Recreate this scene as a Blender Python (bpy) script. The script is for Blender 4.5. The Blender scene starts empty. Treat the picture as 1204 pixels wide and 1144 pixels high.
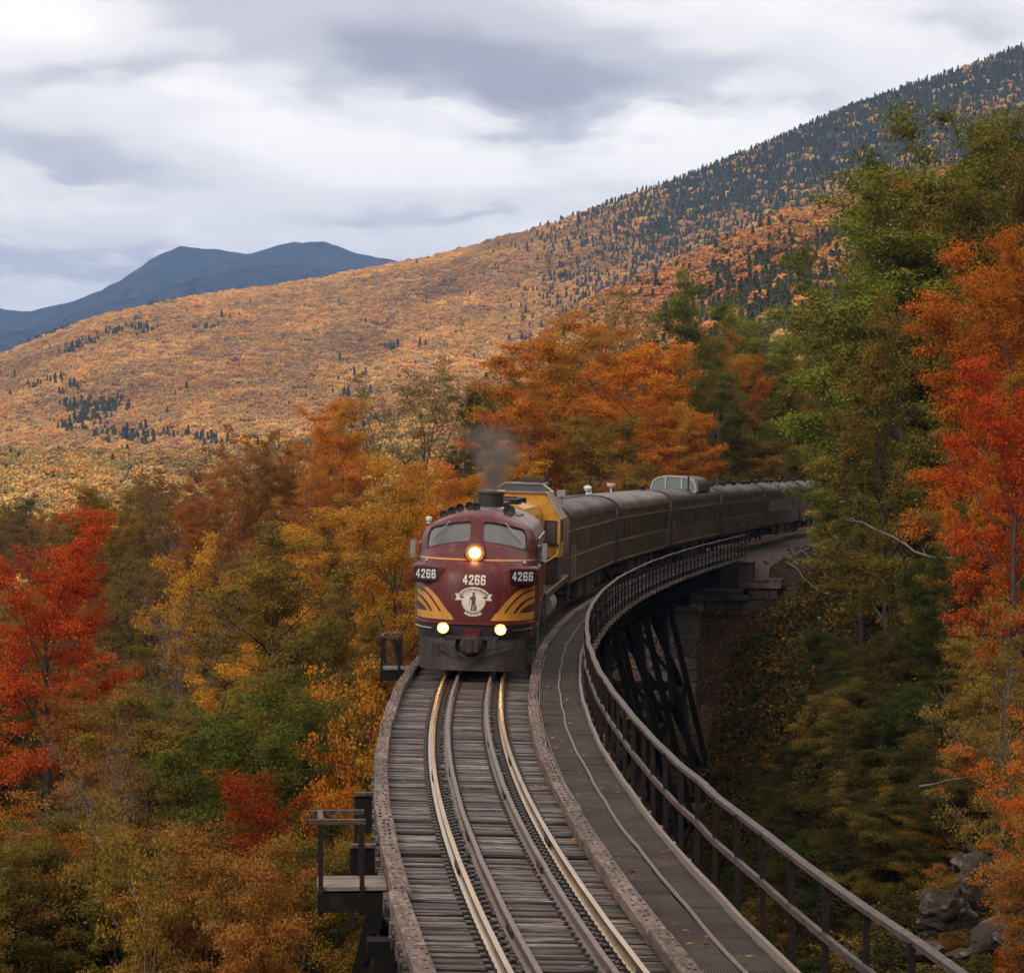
import bpy, bmesh, math, random
import numpy as np
from mathutils import Matrix, Vector, Euler

SC = bpy.context.scene
COL = SC.collection
R = math.radians
rnd = random.Random(7)
npr = np.random.default_rng(7)

# ------------------------------------------------------------------ camera
CAM_H = 5.546            # metres above the rail heads; the camera stands at x = 0, y = 0
FPX, CX, HY = 3434.0, 602.0, 545.3      # focal length in photo pixels, centre column, horizon row
cam_d = bpy.data.cameras.new('camera')
cam = bpy.data.objects.new('camera', cam_d)
COL.objects.link(cam)
cam.location = (0, 0, CAM_H)
cam_d.sensor_width = 36.0
cam_d.lens = FPX / 1204.0 * 36.0
cam.rotation_euler = (R(90) - math.atan((572 - HY) / FPX), 0, 0)
cam_d.clip_start = 1.0
cam_d.clip_end = 60000.0
SC.camera = cam

# ------------------------------------------------------------------ world: overcast sky
SUN_EL, SUN_AZ = 42.0, 215.0        # azimuth clockwise from +Y: behind the camera, to its left
world = bpy.data.worlds.new('World')
SC.world = world
world.use_nodes = True
wn = world.node_tree
wn.nodes.clear()


class NT:
    """tiny node-tree helper"""
    def __init__(s, tree): s.t = tree
    def n(s, typ, **kw):
        nd = s.t.nodes.new(typ)
        for k, v in kw.items():
            if k.startswith('i_'):
                key = k[2:]
                key = int(key) if key.isdigit() else key.replace('_', ' ')
                nd.inputs[key].default_value = v
            else:
                setattr(nd, k, v)
        return nd
    def l(s, a, b): s.t.links.new(a, b)
    def val(s, x, sock):
        if isinstance(x, (int, float)): sock.default_value = x
        else: s.l(x, sock)
    def math(s, op, a, b=0.0, c=None, clamp=False):
        nd = s.n('ShaderNodeMath', operation=op, use_clamp=clamp)
        s.val(a, nd.inputs[0]); s.val(b, nd.inputs[1])
        if c is not None: s.val(c, nd.inputs[2])
        return nd.outputs[0]
    def mix(s, f, a, b, blend='MIX'):
        nd = s.n('ShaderNodeMix', data_type='RGBA', blend_type=blend)
        s.val(f, nd.inputs[0])
        for x, k in ((a, 6), (b, 7)):
            if isinstance(x, (tuple, list)): nd.inputs[k].default_value = (*x[:3], 1)
            else: s.l(x, nd.inputs[k])
        return nd.outputs[2]
    def ramp(s, f, stops, interp='LINEAR'):
        nd = s.n('ShaderNodeValToRGB')
        nd.color_ramp.interpolation = interp
        e = nd.color_ramp.elements
        while len(e) < len(stops): e.new(0.5)
        for el, (p, c) in zip(e, stops):
            el.position = p
            el.color = (c, c, c, 1) if isinstance(c, (int, float)) else (*c[:3], 1)
        s.l(f, nd.inputs[0])
        return nd.outputs[0]
    def noise(s, vec, scale, detail=4, rough=.55, dist=0.0):
        nd = s.n('ShaderNodeTexNoise', i_Scale=scale, i_Detail=detail, i_Roughness=rough, i_Distortion=dist)
        if vec is not None: s.l(vec, nd.inputs['Vector'])
        return nd.outputs[0]
    def maprange(s, v, a, b, c, d, smooth=False):
        nd = s.n('ShaderNodeMapRange', interpolation_type='SMOOTHSTEP' if smooth else 'LINEAR')
        s.val(v, nd.inputs[0])
        for i, x in enumerate((a, b, c, d)): nd.inputs[1 + i].default_value = x
        return nd.outputs[0]


w = NT(wn)
tc = w.n('ShaderNodeTexCoord')
sepd = w.n('ShaderNodeSeparateXYZ'); w.l(tc.outputs['Generated'], sepd.inputs[0])
dx, dy, dz = sepd.outputs
sky = w.n('ShaderNodeTexSky', sky_type='NISHITA', sun_disc=False, sun_elevation=R(SUN_EL), sun_rotation=R(SUN_AZ))
sky.altitude = 400
bgs = w.n('ShaderNodeBackground', i_Strength=0.10)
w.l(sky.outputs[0], bgs.inputs['Color'])
# cloud deck: noise on direction / elevation so the layers flatten towards the horizon
zc = w.math('ADD', w.math('MAXIMUM', dz, 0.0), 0.10)
cu = w.math('DIVIDE', dx, zc); cv = w.math('DIVIDE', dy, zc)
cmb = w.n('ShaderNodeCombineXYZ'); w.l(cu, cmb.inputs[0]); w.l(cv, cmb.inputs[1]); cmb.inputs[2].default_value = 3.7
mp = w.n('ShaderNodeMapping'); w.l(cmb.outputs[0], mp.inputs[0])
mp.inputs['Location'].default_value = (0.35, 1.2, 0.0)
mp.inputs['Scale'].default_value = (1.0, 0.62, 1.0)
n_big = w.noise(mp.outputs[0], 0.85, 5, .55, .35)
n_mid = w.noise(mp.outputs[0], 1.9, 3, .48, .2)
n_fine = w.noise(mp.outputs[0], 6.0, 4, .52, .2)
mixn = w.math('ADD', w.math('ADD', w.math('MULTIPLY', n_big, .50), w.math('MULTIPLY', n_mid, .44)), w.math('MULTIPLY', n_fine, .13))
az = w.math('ARCTAN2', dx, dy)
az = w.math('ADD', az, w.math('MULTIPLY', w.math('SUBTRACT', n_mid, .5), .10))
el = w.math('ADD', dz, w.math('MULTIPLY', w.math('SUBTRACT', n_fine, .5), .040))
el = w.math('ADD', el, w.math('MULTIPLY', w.math('SUBTRACT', n_mid, .5), .030))
# the cloud banks that hang over this valley: (azimuth, elevation, half widths, tilt, weight)
for a0, e0, wa, we, tl, wt in ((.012, .134, .125, .0165, -.10, .17), (-.150, .102, .036, .011, 0, .12), (-.115, .131, .05, .008, -.1, .06), (-.160, .074, .06, .0065, .02, .08),
                               (-.01, .088, .07, .005, .03, .05), (.15, .150, .06, .008, -.05, .06), (-.17, .15, .03, .014, 0, -.10), (.02, .104, .10, .009, .02, -.07), (-.155, .060, .03, .004, 0, -.06), (.10, .158, .05, .006, 0, -.05)):
    da = w.math('SUBTRACT', az, a0)
    de = w.math('SUBTRACT', w.math('SUBTRACT', el, e0), w.math('MULTIPLY', da, tl))
    q = w.math('ADD', w.math('POWER', w.math('DIVIDE', da, wa), 2.0), w.math('POWER', w.math('DIVIDE', de, we), 2.0))
    g_ = w.math('POWER', 2.718, w.math('MULTIPLY', q, -1.0))
    mixn = w.math('ADD', mixn, w.math('MULTIPLY', g_, wt))
cloud = w.ramp(mixn, [(0.45, (1.30, 1.21, 1.13)), (0.55, (1.08, 1.02, .98)), (0.635, (.72, .69, .72)), (0.75, (.46, .44, .49))], 'EASE')
low = w.maprange(dz, 0.03, 0.085, 1.0, 0.0, True)
cloud = w.mix(w.math('MULTIPLY', low, 0.35), cloud, (1.28, 1.18, 1.09))
bgc = w.n('ShaderNodeBackground', i_Strength=1.0)
w.l(cloud, bgc.inputs['Color'])
cover = w.maprange(n_mid, 0.30, 0.42, 0.90, 1.0, True)
below = w.maprange(dz, -0.02, 0.0, 0.0, 1.0)
mixw = w.n('ShaderNodeMixShader')
w.l(cover, mixw.inputs[0]); w.l(bgs.outputs[0], mixw.inputs[1]); w.l(bgc.outputs[0], mixw.inputs[2])
wo = w.n('ShaderNodeOutputWorld'); w.l(mixw.outputs[0], wo.inputs[0])

# ------------------------------------------------------------------ sun through the overcast
sl = bpy.data.lights.new('sun', 'SUN')
sl.energy = 1.5
sl.angle = R(18)
sl.color = (1.0, .86, .70)
sun = bpy.data.objects.new('sun', sl)
COL.objects.link(sun)
sun.rotation_euler = (R(90 - SUN_EL), 0, R(-SUN_AZ + 180))
_d = Vector((math.sin(R(SUN_AZ)) * math.cos(R(SUN_EL)), math.cos(R(SUN_AZ)) * math.cos(R(SUN_EL)), math.sin(R(SUN_EL))))
sun.rotation_euler = (-_d).to_track_quat('-Z', 'Y').to_euler()
sun.location = (-60, -60, 80)

# ------------------------------------------------------------------ exposure, renderer
SC.view_settings.view_transform = 'Standard'
SC.view_settings.look = 'None'
SC.view_settings.exposure = 0.16
SC.view_settings.gamma = 1.0
SC.view_settings.use_curve_mapping = False
cy = SC.cycles
cy.max_bounces = 5
cy.diffuse_bounces = 3
cy.glossy_bounces = 2
cy.transmission_bounces = 3
cy.transparent_max_bounces = 4
cy.volume_bounces = 0
cy.sample_clamp_indirect = 4.0
cy.use_adaptive_sampling = True
cy.adaptive_threshold = 0.015
cy.use_denoising = True
cy.caustics_reflective = False
cy.caustics_refractive = False

# ------------------------------------------------------------------ helpers
def at(px, py, depth):
    """where the sight line through a photo pixel reaches a given depth"""
    return Vector(((px - CX) * depth / FPX, depth, CAM_H - (py - HY) * depth / FPX))


class MB:
    """collects shapes, links them as ONE mesh object"""
    def __init__(s): s.v = []; s.f = []; s.uv = None
    def add(s, verts, faces):
        o = len(s.v)
        s.v.extend([tuple(p) for p in verts])
        s.f.extend([tuple(i + o for i in f) for f in faces])
        return s
    def box(s, c, size, rot=None):
        hx, hy, hz = size[0] / 2, size[1] / 2, size[2] / 2
        P = [Vector((x, y, z)) for x in (-hx, hx) for y in (-hy, hy) for z in (-hz, hz)]
        if rot is not None:
            M = Euler(rot).to_matrix()
            P = [M @ p for p in P]
        c = Vector(c)
        return s.add([p + c for p in P], [(0, 1, 3, 2), (4, 6, 7, 5), (0, 4, 5, 1), (2, 3, 7, 6), (0, 2, 6, 4), (1, 5, 7, 3)])
    def bbox(s, c, size, b=.02, rot=None):
        """box with chamfered long edges (octagonal section along its longest axis)"""
        ax = max(range(3), key=lambda i: size[i])
        o = [i for i in range(3) if i != ax]
        h = [size[i] / 2 for i in range(3)]
        a, bb = h[o[0]], h[o[1]]
        b = min(b, a * .6, bb * .6)
        sec = [(a - b, bb), (-(a - b), bb), (-a, bb - b), (-a, -(bb - b)), (-(a - b), -bb), (a - b, -bb), (a, -(bb - b)), (a, bb - b)]
        P = []
        for e in (-1, 1):
            for p, q in sec:
                v = [0, 0, 0]; v[ax] = e * h[ax]; v[o[0]] = p; v[o[1]] = q
                P.append(Vector(v))
        if rot is not None:
            M = Euler(rot).to_matrix(); P = [M @ p for p in P]
        c = Vector(c)
        F = [(i, (i + 1) % 8, 8 + (i + 1) % 8, 8 + i) for i in range(8)] + [tuple(range(7, -1, -1)), tuple(range(8, 16))]
        return s.add([p + c for p in P], F)
    def bar(s, a, b, w, h, up=(0, 0, 1)):
        """rectangular bar from a to b, w wide, h high"""
        a, b = Vector(a), Vector(b)
        d = (b - a).normalized()
        x = d.cross(Vector(up))
        if x.length < 1e-4: x = d.cross(Vector((0, 1, 0)))
        x.normalize(); z = x.cross(d).normalized()
        P = []
        for e in (a, b):
            for i, j in ((-1, -1), (1, -1), (1, 1), (-1, 1)):
                P.append(e + x * (w / 2 * i) + z * (h / 2 * j))
        return s.add(P, [(0, 1, 2, 3), (7, 6, 5, 4), (0, 4, 5, 1), (1, 5, 6, 2), (2, 6, 7, 3), (3, 7, 4, 0)])
    def tube(s, pts, r, n=6, cap=True):
        pts = [Vector(p) for p in pts]
        rs = r if isinstance(r, (list, tuple)) else [r] * len(pts)
        P, F = [], []
        ref = None
        for i, p in enumerate(pts):
            d = (pts[min(i + 1, len(pts) - 1)] - pts[max(i - 1, 0)])
            d = d.normalized() if d.length > 1e-9 else Vector((0, 0, 1))
            if ref is None:
                ref = d.cross(Vector((0, 0, 1)) if abs(d.z) < .9 else Vector((1, 0, 0))).normalized()
            else:
                ref = (ref - d * ref.dot(d)).normalized()
            bn = d.cross(ref)
            for k in range(n):
                t = 2 * math.pi * k / n
                P.append(p + (ref * math.cos(t) + bn * math.sin(t)) * rs[i])
        for i in range(len(pts) - 1):
            for k in range(n):
                a = i * n + k; b = i * n + (k + 1) % n
                F.append((a, b, b + n, a + n))
        if cap:
            F.append(tuple(range(n - 1, -1, -1)))
            F.append(tuple(range((len(pts) - 1) * n, len(pts) * n)))
        return s.add(P, F)
    def lathe(s, c, axis, prof, n=16):
        """prof: (radius, distance along axis) pairs"""
        ax = Vector(axis).normalized()
        x = ax.cross(Vector((0, 0, 1)) if abs(ax.z) < .9 else Vector((1, 0, 0))).normalized()
        y = ax.cross(x); c = Vector(c)
        P, F = [], []
        for r, d in prof:
            for k in range(n):
                t = 2 * math.pi * k / n
                P.append(c + ax * d + (x * math.cos(t) + y * math.sin(t)) * max(r, 1e-4))
        for i in range(len(prof) - 1):
            for k in range(n):
                a = i * n + k; b = i * n + (k + 1) % n
                F.append((a, b, b + n, a + n))
        F.append(tuple(range(n - 1, -1, -1)))
        F.append(tuple(range((len(prof) - 1) * n, len(prof) * n)))
        return s.add(P, F)
    def grid(s, rows):
        nr, nc = len(rows), len(rows[0])
        P = [p for r in rows for p in r]
        F = [(i * nc + j, i * nc + j + 1, (i + 1) * nc + j + 1, (i + 1) * nc + j) for i in range(nr - 1) for j in range(nc - 1)]
        return s.add(P, F)
    def extrude(s, prof, y0, y1, cap=True):
        """closed (x,z) profile swept along y"""
        n = len(prof)
        P = [(x, y0, z) for x, z in prof] + [(x, y1, z) for x, z in prof]
        F = [(i, (i + 1) % n, n + (i + 1) % n, n + i) for i in range(n)]
        if cap: F += [tuple(range(n - 1, -1, -1)), tuple(range(n, 2 * n))]
        return s.add(P, F)
    def mesh(s, name, m, smooth=False):
        me = bpy.data.meshes.new(name)
        me.from_pydata(s.v, [], s.f)
        bm = bmesh.new(); bm.from_mesh(me)
        bmesh.ops.recalc_face_normals(bm, faces=bm.faces)
        bm.to_mesh(me); bm.free()
        if m is not None: me.materials.append(m)
        if smooth:
            me.polygons.foreach_set('use_smooth', [True] * len(me.polygons))
            try: me.set_sharp_from_angle(angle=R(38))
            except Exception: pass
        me.update()
        return me
    def build(s, name, m, parent=None, smooth=False):
        return link(name, s.mesh(name, m, smooth), parent)


def link(name, data, parent=None, loc=None, rot=None):
    o = bpy.data.objects.new(name, data)
    COL.objects.link(o)
    if parent is not None: o.parent = parent
    if loc is not None: o.location = loc
    if rot is not None: o.rotation_euler = rot
    return o


def tag(o, label=None, cat=None, group=None, kind=None):
    if label: o['label'] = label
    if cat: o['category'] = cat
    if group: o['group'] = group
    if kind: o['kind'] = kind
    return o


def thing(name, label, cat, loc=(0, 0, 0), rot=(0, 0, 0), group=None):
    o = link(name, None, None, loc, rot)
    o.empty_display_size = .3
    return tag(o, label, cat, group)


def grid_mesh(name, X, Y, Z, m):
    nr, nc = X.shape
    me = bpy.data.meshes.new(name)
    co = np.stack([X, Y, Z], -1).reshape(-1, 3).astype(np.float32)
    i = np.arange(nr - 1)[:, None] * nc + np.arange(nc - 1)[None, :]
    q = np.stack([i, i + 1, i + nc + 1, i + nc], -1).reshape(-1, 4)
    return raw_mesh(name, co, q, m, smooth=True)


def raw_mesh(name, co, quads, m, smooth=False, attrs=None):
    me = bpy.data.meshes.new(name)
    me.vertices.add(len(co)); me.vertices.foreach_set('co', co.astype(np.float32).ravel())
    k = quads.shape[1]
    me.loops.add(quads.size); me.loops.foreach_set('vertex_index', quads.astype(np.int32).ravel())
    me.polygons.add(len(quads))
    me.polygons.foreach_set('loop_start', np.arange(0, quads.size, k, dtype=np.int32))
    try: me.polygons.foreach_set('loop_total', np.full(len(quads), k, dtype=np.int32))
    except Exception: pass
    if smooth: me.polygons.foreach_set('use_smooth', np.ones(len(quads), dtype=bool))
    for nm, (typ, dom, arr) in (attrs or {}).items():
        a = me.attributes.new(nm, typ, dom)
        key = 'color' if typ == 'FLOAT_COLOR' else ('vector' if typ == 'FLOAT_VECTOR' else 'value')
        a.data.foreach_set(key, np.asarray(arr, np.float32).ravel())
    if m is not None: me.materials.append(m)
    me.update(); me.validate()
    return me


# ------------------------------------------------------------------ materials
def mat(name, c1, c2=None, scale=3.0, rough=.6, metal=0.0, bump=0.0, bscale=None, spec=.5, stretch=None, c3=None,
        objrand=0.0, coords='Object', detail=5, contrast=(.35, .65), rough2=None, coat=0.0):
    m = bpy.data.materials.new(name); m.use_nodes = True
    t = m.node_tree; t.nodes.clear(); k = NT(t)
    out = k.n('ShaderNodeOutputMaterial')
    b = k.n('ShaderNodeBsdfPrincipled', i_Roughness=rough, i_Metallic=metal)
    b.inputs['Specular IOR Level'].default_value = spec
    b.inputs['Coat Weight'].default_value = coat
    k.l(b.outputs[0], out.inputs[0])
    tcn = k.n('ShaderNodeTexCoord')
    vec = tcn.outputs[coords]
    oi = k.n('ShaderNodeObjectInfo')
    if stretch or objrand:
        mpn = k.n('ShaderNodeMapping'); k.l(vec, mpn.inputs[0])
        if stretch: mpn.inputs['Scale'].default_value = stretch
        if objrand:
            cb = k.n('ShaderNodeCombineXYZ')
            k.l(k.math('MULTIPLY', oi.outputs['Random'], 57.0), cb.inputs[0])
            k.l(k.math('MULTIPLY', oi.outputs['Random'], 31.0), cb.inputs[1])
            k.l(cb.outputs[0], mpn.inputs['Location'])
        vec = mpn.outputs[0]
    if c2 is None:
        c2 = tuple(x * .75 for x in c1)
    nf = k.noise(vec, scale, detail, .6)
    f = k.maprange(nf, contrast[0], contrast[1], 0, 1)
    col = k.mix(f, c1, c2)
    if c3 is not None:
        n2 = k.noise(vec, scale * 3.7, 4, .65)
        col = k.mix(k.maprange(n2, .52, .68, 0, 1), col, c3)
    if objrand:
        hv = k.n('ShaderNodeHueSaturation')
        k.l(col, hv.inputs['Color'])
        k.l(k.maprange(oi.outputs['Random'], 0, 1, 1 - objrand, 1 + objrand), hv.inputs['Value'])
        col = hv.outputs[0]
    k.l(col, b.inputs['Base Color'])
    if rough2 is not None:
        k.l(k.maprange(nf, .35, .65, rough, rough2), b.inputs['Roughness'])
    if bump:
        bn = k.n('ShaderNodeBump', i_Strength=bump, i_Distance=.02)
        k.l(k.noise(vec, bscale or scale * 4, 5, .6), bn.inputs['Height'])
        k.l(bn.outputs[0], b.inputs['Normal'])
    return m


def emit(name, col, strength):
    m = bpy.data.materials.new(name); m.use_nodes = True
    t = m.node_tree; t.nodes.clear(); k = NT(t)
    e = k.n('ShaderNodeEmission', i_Strength=strength); e.inputs[0].default_value = (*col, 1)
    o = k.n('ShaderNodeOutputMaterial'); k.l(e.outputs[0], o.inputs[0])
    return m


# ------------------------------------------------------------------ the curve of the line
KN = np.array([-60, -30, 0, 40, 80, 120, 170, 260.])
KV = np.array([0.00238, 0.00238, 0.00221, 0.00202, 0.00114, 0.00034, 0.00021, 0.00021])
CANT = 0.03
_S = np.arange(-60, 420, .25)
_k = np.interp(_S, KN, KV)
_t = np.concatenate([[0], np.cumsum((_k[1:] + _k[:-1]) / 2 * .25)]); _t = _t - np.interp(0, _S, _t) + .0125
_x = np.concatenate([[0], np.cumsum(np.sin((_t[1:] + _t[:-1]) / 2) * .25)]); _x += -.9916 - np.interp(0, _S, _x)
_y = np.concatenate([[0], np.cumsum(np.cos((_t[1:] + _t[:-1]) / 2) * .25)]); _y += 76.49 - np.interp(0, _S, _y)


def head(s): return float(np.interp(s, _S, _t))


def P(s, off=0.0, z=0.0, cant=CANT):
    """point beside the track: s metres along the rails behind the engine's front, off metres to the right, z above rail head"""
    th = head(s)
    lx = off * math.cos(cant) + z * math.sin(cant); lz = -off * math.sin(cant) + z * math.cos(cant)
    return Vector((np.interp(s, _S, _x) + lx * math.cos(th), np.interp(s, _S, _y) - lx * math.sin(th), lz))


def RotS(s, cant=CANT): return (0, cant, -head(s))


def track_x(y): return np.interp(y, _y, _x)
# ------------------------------------------------------------------ terrain
def sstep(a, b, x):
    t = np.clip((x - a) / (b - a), 0, 1)
    return t * t * (3 - 2 * t)


def vnoise(x, y, seed=0):
    """smooth value noise, vectorised"""
    def hsh(i, j):
        v = np.sin(i * 127.1 + j * 311.7 + seed * 74.7) * 43758.5453
        return v - np.floor(v)
    xi, yi = np.floor(x), np.floor(y)
    fx, fy = x - xi, y - yi
    fx = fx * fx * (3 - 2 * fx); fy = fy * fy * (3 - 2 * fy)
    a = hsh(xi, yi); b = hsh(xi + 1, yi); c = hsh(xi, yi + 1); d = hsh(xi + 1, yi + 1)
    return (a * (1 - fx) + b * fx) * (1 - fy) + (c * (1 - fx) + d * fx) * fy - .5


def fbm(x, y, seed=0, oct=4):
    v = 0; a = 1.0
    for i in range(oct):
        v = v + a * vnoise(x, y, seed + i * 13); x = x * 2.03; y = y * 2.03; a *= .5
    return v


BY = np.array([-400, -50, 10, 24, 40, 60, 95, 125, 150, 163, 172, 178, 186, 188.6, 191, 200, 420])
BZ = np.array([-1.6, -1.6, -2.0, -5.0, -9.5, -13, -15.5, -15.5, -14, -11, -8.4, -6.4, -4.4, -3.9, -0.85, -0.75, -0.75])


def near_h(x, y):
    u = x - track_x(y)
    b = np.interp(y, BY, BZ)
    # downhill, to the left
    a = np.maximum(-u, 0)
    on_fill = sstep(187.5, 191, y)
    bl = np.interp(y, [-50, 10, 40, 60, 95, 125, 150, 172, 190], [-1.6, -2, -9, -10.5, -13, -13.2, -12.4, -8.4, -6])
    left_r = (b - bl) * sstep(1.5, 8, a) + np.minimum(a, 30) * .03 + np.maximum(a - 30, 0) * .07
    al = np.maximum(a - 3.2, 0)
    left_f = np.minimum(al, 12) * .5 + np.maximum(al - 12, 0) * .16
    zl = b - left_r * (1 - on_fill) - left_f * on_fill
    # uphill, to the right
    c = np.maximum(u - 3.0, 0)
    rise = np.minimum(c, 6) * .50 + np.maximum(c - 6, 0) * .95
    rise = np.minimum(rise, 3 + 14 + np.maximum(c - 20, 0) * .5)
    dip = np.interp(y, [180, 190, 200, 222], [0, .62, .55, .1])
    cr = np.maximum(u - 3.4, 0)
    fill = -dip * np.minimum(cr, 6) + np.maximum(cr - 7.5, 0) * .75
    fill = np.minimum(fill, 16 + np.maximum(cr - 28, 0) * .5)
    zr = b + rise * (1 - on_fill) + fill * on_fill
    z = np.where(u < 0, zl, zr)
    rough = sstep(2.6, 7, np.abs(u))
    z = z + rough * (fbm(x / 9, y / 9, 3) * 1.1 + fbm(x / 2.2, y / 2.2, 5) * .35)
    return z


def prof(px, xs, ys):
    return (HY - np.interp(px, xs, ys)) / FPX


H1X = [-900, -300, 0, 60, 130, 250, 400, 500, 650, 800, 1000, 1204, 1600, 2600]
H1Y = [560, 480, 424, 398, 374, 349, 327, 308, 268, 219, 138, 70, 10, 120]
H2X = [300, 560, 640, 700, 760, 850, 950, 1020, 1204, 1700, 2600]
H2Y = [545, 470, 410, 367, 338, 298, 258, 238, 195, 160, 300]


def far_h(x, y):
    r = np.hypot(x, y)
    ang = np.arctan2(x, y)
    tan = np.tan(np.clip(ang, -.75, .75))
    px = CX + FPX * tan
    front = sstep(1.5, .9, np.abs(ang))
    v = -18 - 36 * sstep(200, 900, r) + 40 * sstep(.02, .12, tan) * sstep(250, 900, r)
    n = fbm(x / 420, y / 420, 21) * 34
    R1 = 3700.0
    c1 = prof(px, H1X, H1Y) * R1
    t1 = (r - 1500) / (R1 - 1500)
    h1 = v + (c1 - v) * np.where(t1 < 1, np.clip(t1, 0, 1) ** 1.12, 1 - (t1 - 1) * .5) + n * np.clip(t1, 0, 1) * sstep(1.15, .8, t1)
    R2 = 1500.0
    c2 = prof(px, H2X, H2Y) * R2
    t2 = (r - 500) / (R2 - 500)
    h2 = v + (c2 - v) * np.where(t2 < 1, np.clip(t2, 0, 1), 1 - (t2 - 1) * .9) + n * .35 * np.clip(t2, 0, 1) * sstep(1.1, .8, t2)
    h = np.maximum(np.maximum(h1, h2), v)
    back = v + 60 * sstep(600, 3000, r)
    return h * front + back * (1 - front)


def height(x, y):
    x = np.asarray(x, float); y = np.asarray(y, float)
    r = np.hypot(x, y)
    wgt = sstep(260, 520, r)
    return near_h(x, y) * (1 - wgt) + far_h(x, y) * wgt


def hz(x, y): return float(height(np.array([x]), np.array([y]))[0])


m_ground = mat('forest_floor', (.048, .032, .018), (.026, .019, .010), scale=.5, rough=.95, bump=.8, bscale=3.0, c3=(.050, .026, .010), spec=.05)
rr = np.concatenate([np.linspace(0, 60, 41), np.linspace(61.5, 230, 130), np.geomspace(233, 16400, 130)])
aa = np.concatenate([np.linspace(-math.pi, -.36, 70), np.linspace(-.35, .35, 261), np.linspace(.36, math.pi, 70)])
RR, AA = np.meshgrid(rr, aa, indexing='ij')
GX, GY = RR * np.sin(AA), RR * np.cos(AA)
GZ = height(GX, GY)
ground = link('ground', grid_mesh('ground', GX, GY, GZ, m_ground))
tag(ground, kind='structure')

# gravel bed beyond the bridge, a sheet on the fill
m_gravel = mat('gravel', (.125, .095, .076), (.060, .045, .035), scale=6.0, rough=.9, bump=1.0, bscale=14, c3=(.21, .18, .155), spec=.1)
gs = np.linspace(115.2, 330, 216); go = np.linspace(-3.3, 4.1, 24)
gp = np.array([[P(s_, o_, 0, 0)[:] for o_ in go] for s_ in gs])
gx, gy = gp[..., 0], gp[..., 1]
gz = np.maximum(height(gx, gy), -9) + .05 + np.abs(fbm(gx * 1.3, gy * 1.3, 9)) * .05
bed = link('gravel_bed', grid_mesh('gravel_bed', gx, gy, gz, m_gravel)); tag(bed, kind='structure')

# ------------------------------------------------------------------ far mountains
def mountain(name, xs, ys, dist, depth, m, seed):
    px = np.linspace(xs[0], xs[-1], 420)
    cr = prof(px, xs, ys) * dist
    tt = np.linspace(-1, .5, 44)
    X = np.zeros((44, 420)); Y = X.copy(); Z = X.copy()
    for i, t in enumerate(tt):
        d = dist + depth * t
        x = (px - CX) / FPX * dist
        X[i] = x; Y[i] = d
        f = 1 - abs(t) ** 1.25 if t < 0 else 1 - t * .8
        Z[i] = -60 + (cr + 60) * f + (fbm(x / 700 + t * 2.0, d / 900 + x / 1500, seed, 4) * 210 + fbm(x / 90, d / 110, seed + 3, 3) * 40) * min(1, abs(t) * 3) * (f if t < 0 else 1)
        Z[i] += fbm(x / 60, x * 0 + 3.3, seed + 8, 3) * 9
    return tag(link(name, grid_mesh(name, X, Y, Z, m)), kind='structure')


m_mtn = mat('mountain_forest', (.060, .056, .050), (.018, .022, .024), scale=.012, rough=.95, bump=.6, bscale=.03, c3=(.12, .075, .055), spec=.0)
mountain('far_mountain', [-900, -300, -100, 0, 40, 90, 140, 180, 215, 255, 290, 315, 350, 385, 420, 460, 520, 620, 900],
         [470, 410, 372, 360, 362, 352, 330, 301, 286, 291, 297, 294, 284, 284, 297, 304, 322, 350, 430], 11000, 3400, m_mtn, 31)
mountain('near_mountain', [-900, -300, -60, 0, 60, 120, 200, 260, 300, 360, 420, 480, 560, 700],
         [520, 440, 402, 392, 382, 366, 344, 318, 308, 312, 318, 330, 350, 420], 8800, 2500, m_mtn, 47)

# ------------------------------------------------------------------ haze
m_haze = bpy.data.materials.new('haze'); m_haze.use_nodes = True
m_haze.node_tree.nodes.clear(); kh = NT(m_haze.node_tree)
pv = kh.n('ShaderNodeVolumePrincipled', i_Density=6.0e-5, i_Anisotropy=.1)
pv.inputs['Color'].default_value = (.28, .53, 1.0, 1)
oh = kh.n('ShaderNodeOutputMaterial'); kh.l(pv.outputs[0], oh.inputs['Volume'])
zlo = min(float(GZ.min()), -200) - 30
haze = MB().box((0, 0, (zlo + 1010) / 2), (34000, 34000, 1010 - zlo)).build('haze', m_haze)
tag(haze, kind='stuff')

# ------------------------------------------------------------------ far forest on the hills (nobody could count it)
def leaf_quads(c, n, size, rs, flat=.0, bias=None):
    """n leaf rhombs around centres c (n,3); returns verts, quads"""
    d = rs.normal(size=(n, 3)); d[:, 2] *= (1 - flat); d /= np.linalg.norm(d, axis=1)[:, None]
    nrm = rs.normal(size=(n, 3)) * (.7 if bias is None else .55) + (np.array([0, 0, 1.0]) if bias is None else bias); nrm /= np.linalg.norm(nrm, axis=1)[:, None]
    e = np.cross(d, nrm); e /= np.linalg.norm(e, axis=1)[:, None] + 1e-9
    sz = (size * (0.65 + .7 * rs.random(n)))[:, None]
    a = c - d * sz * .55; b = c + e * sz * .38 + d * sz * .05; t = c + d * sz * .6; f = c - e * sz * .38 + d * sz * .05
    v = np.stack([a, b, t, f], 1).reshape(-1, 3)
    q = np.arange(4 * n).reshape(n, 4)
    return v, q


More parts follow.
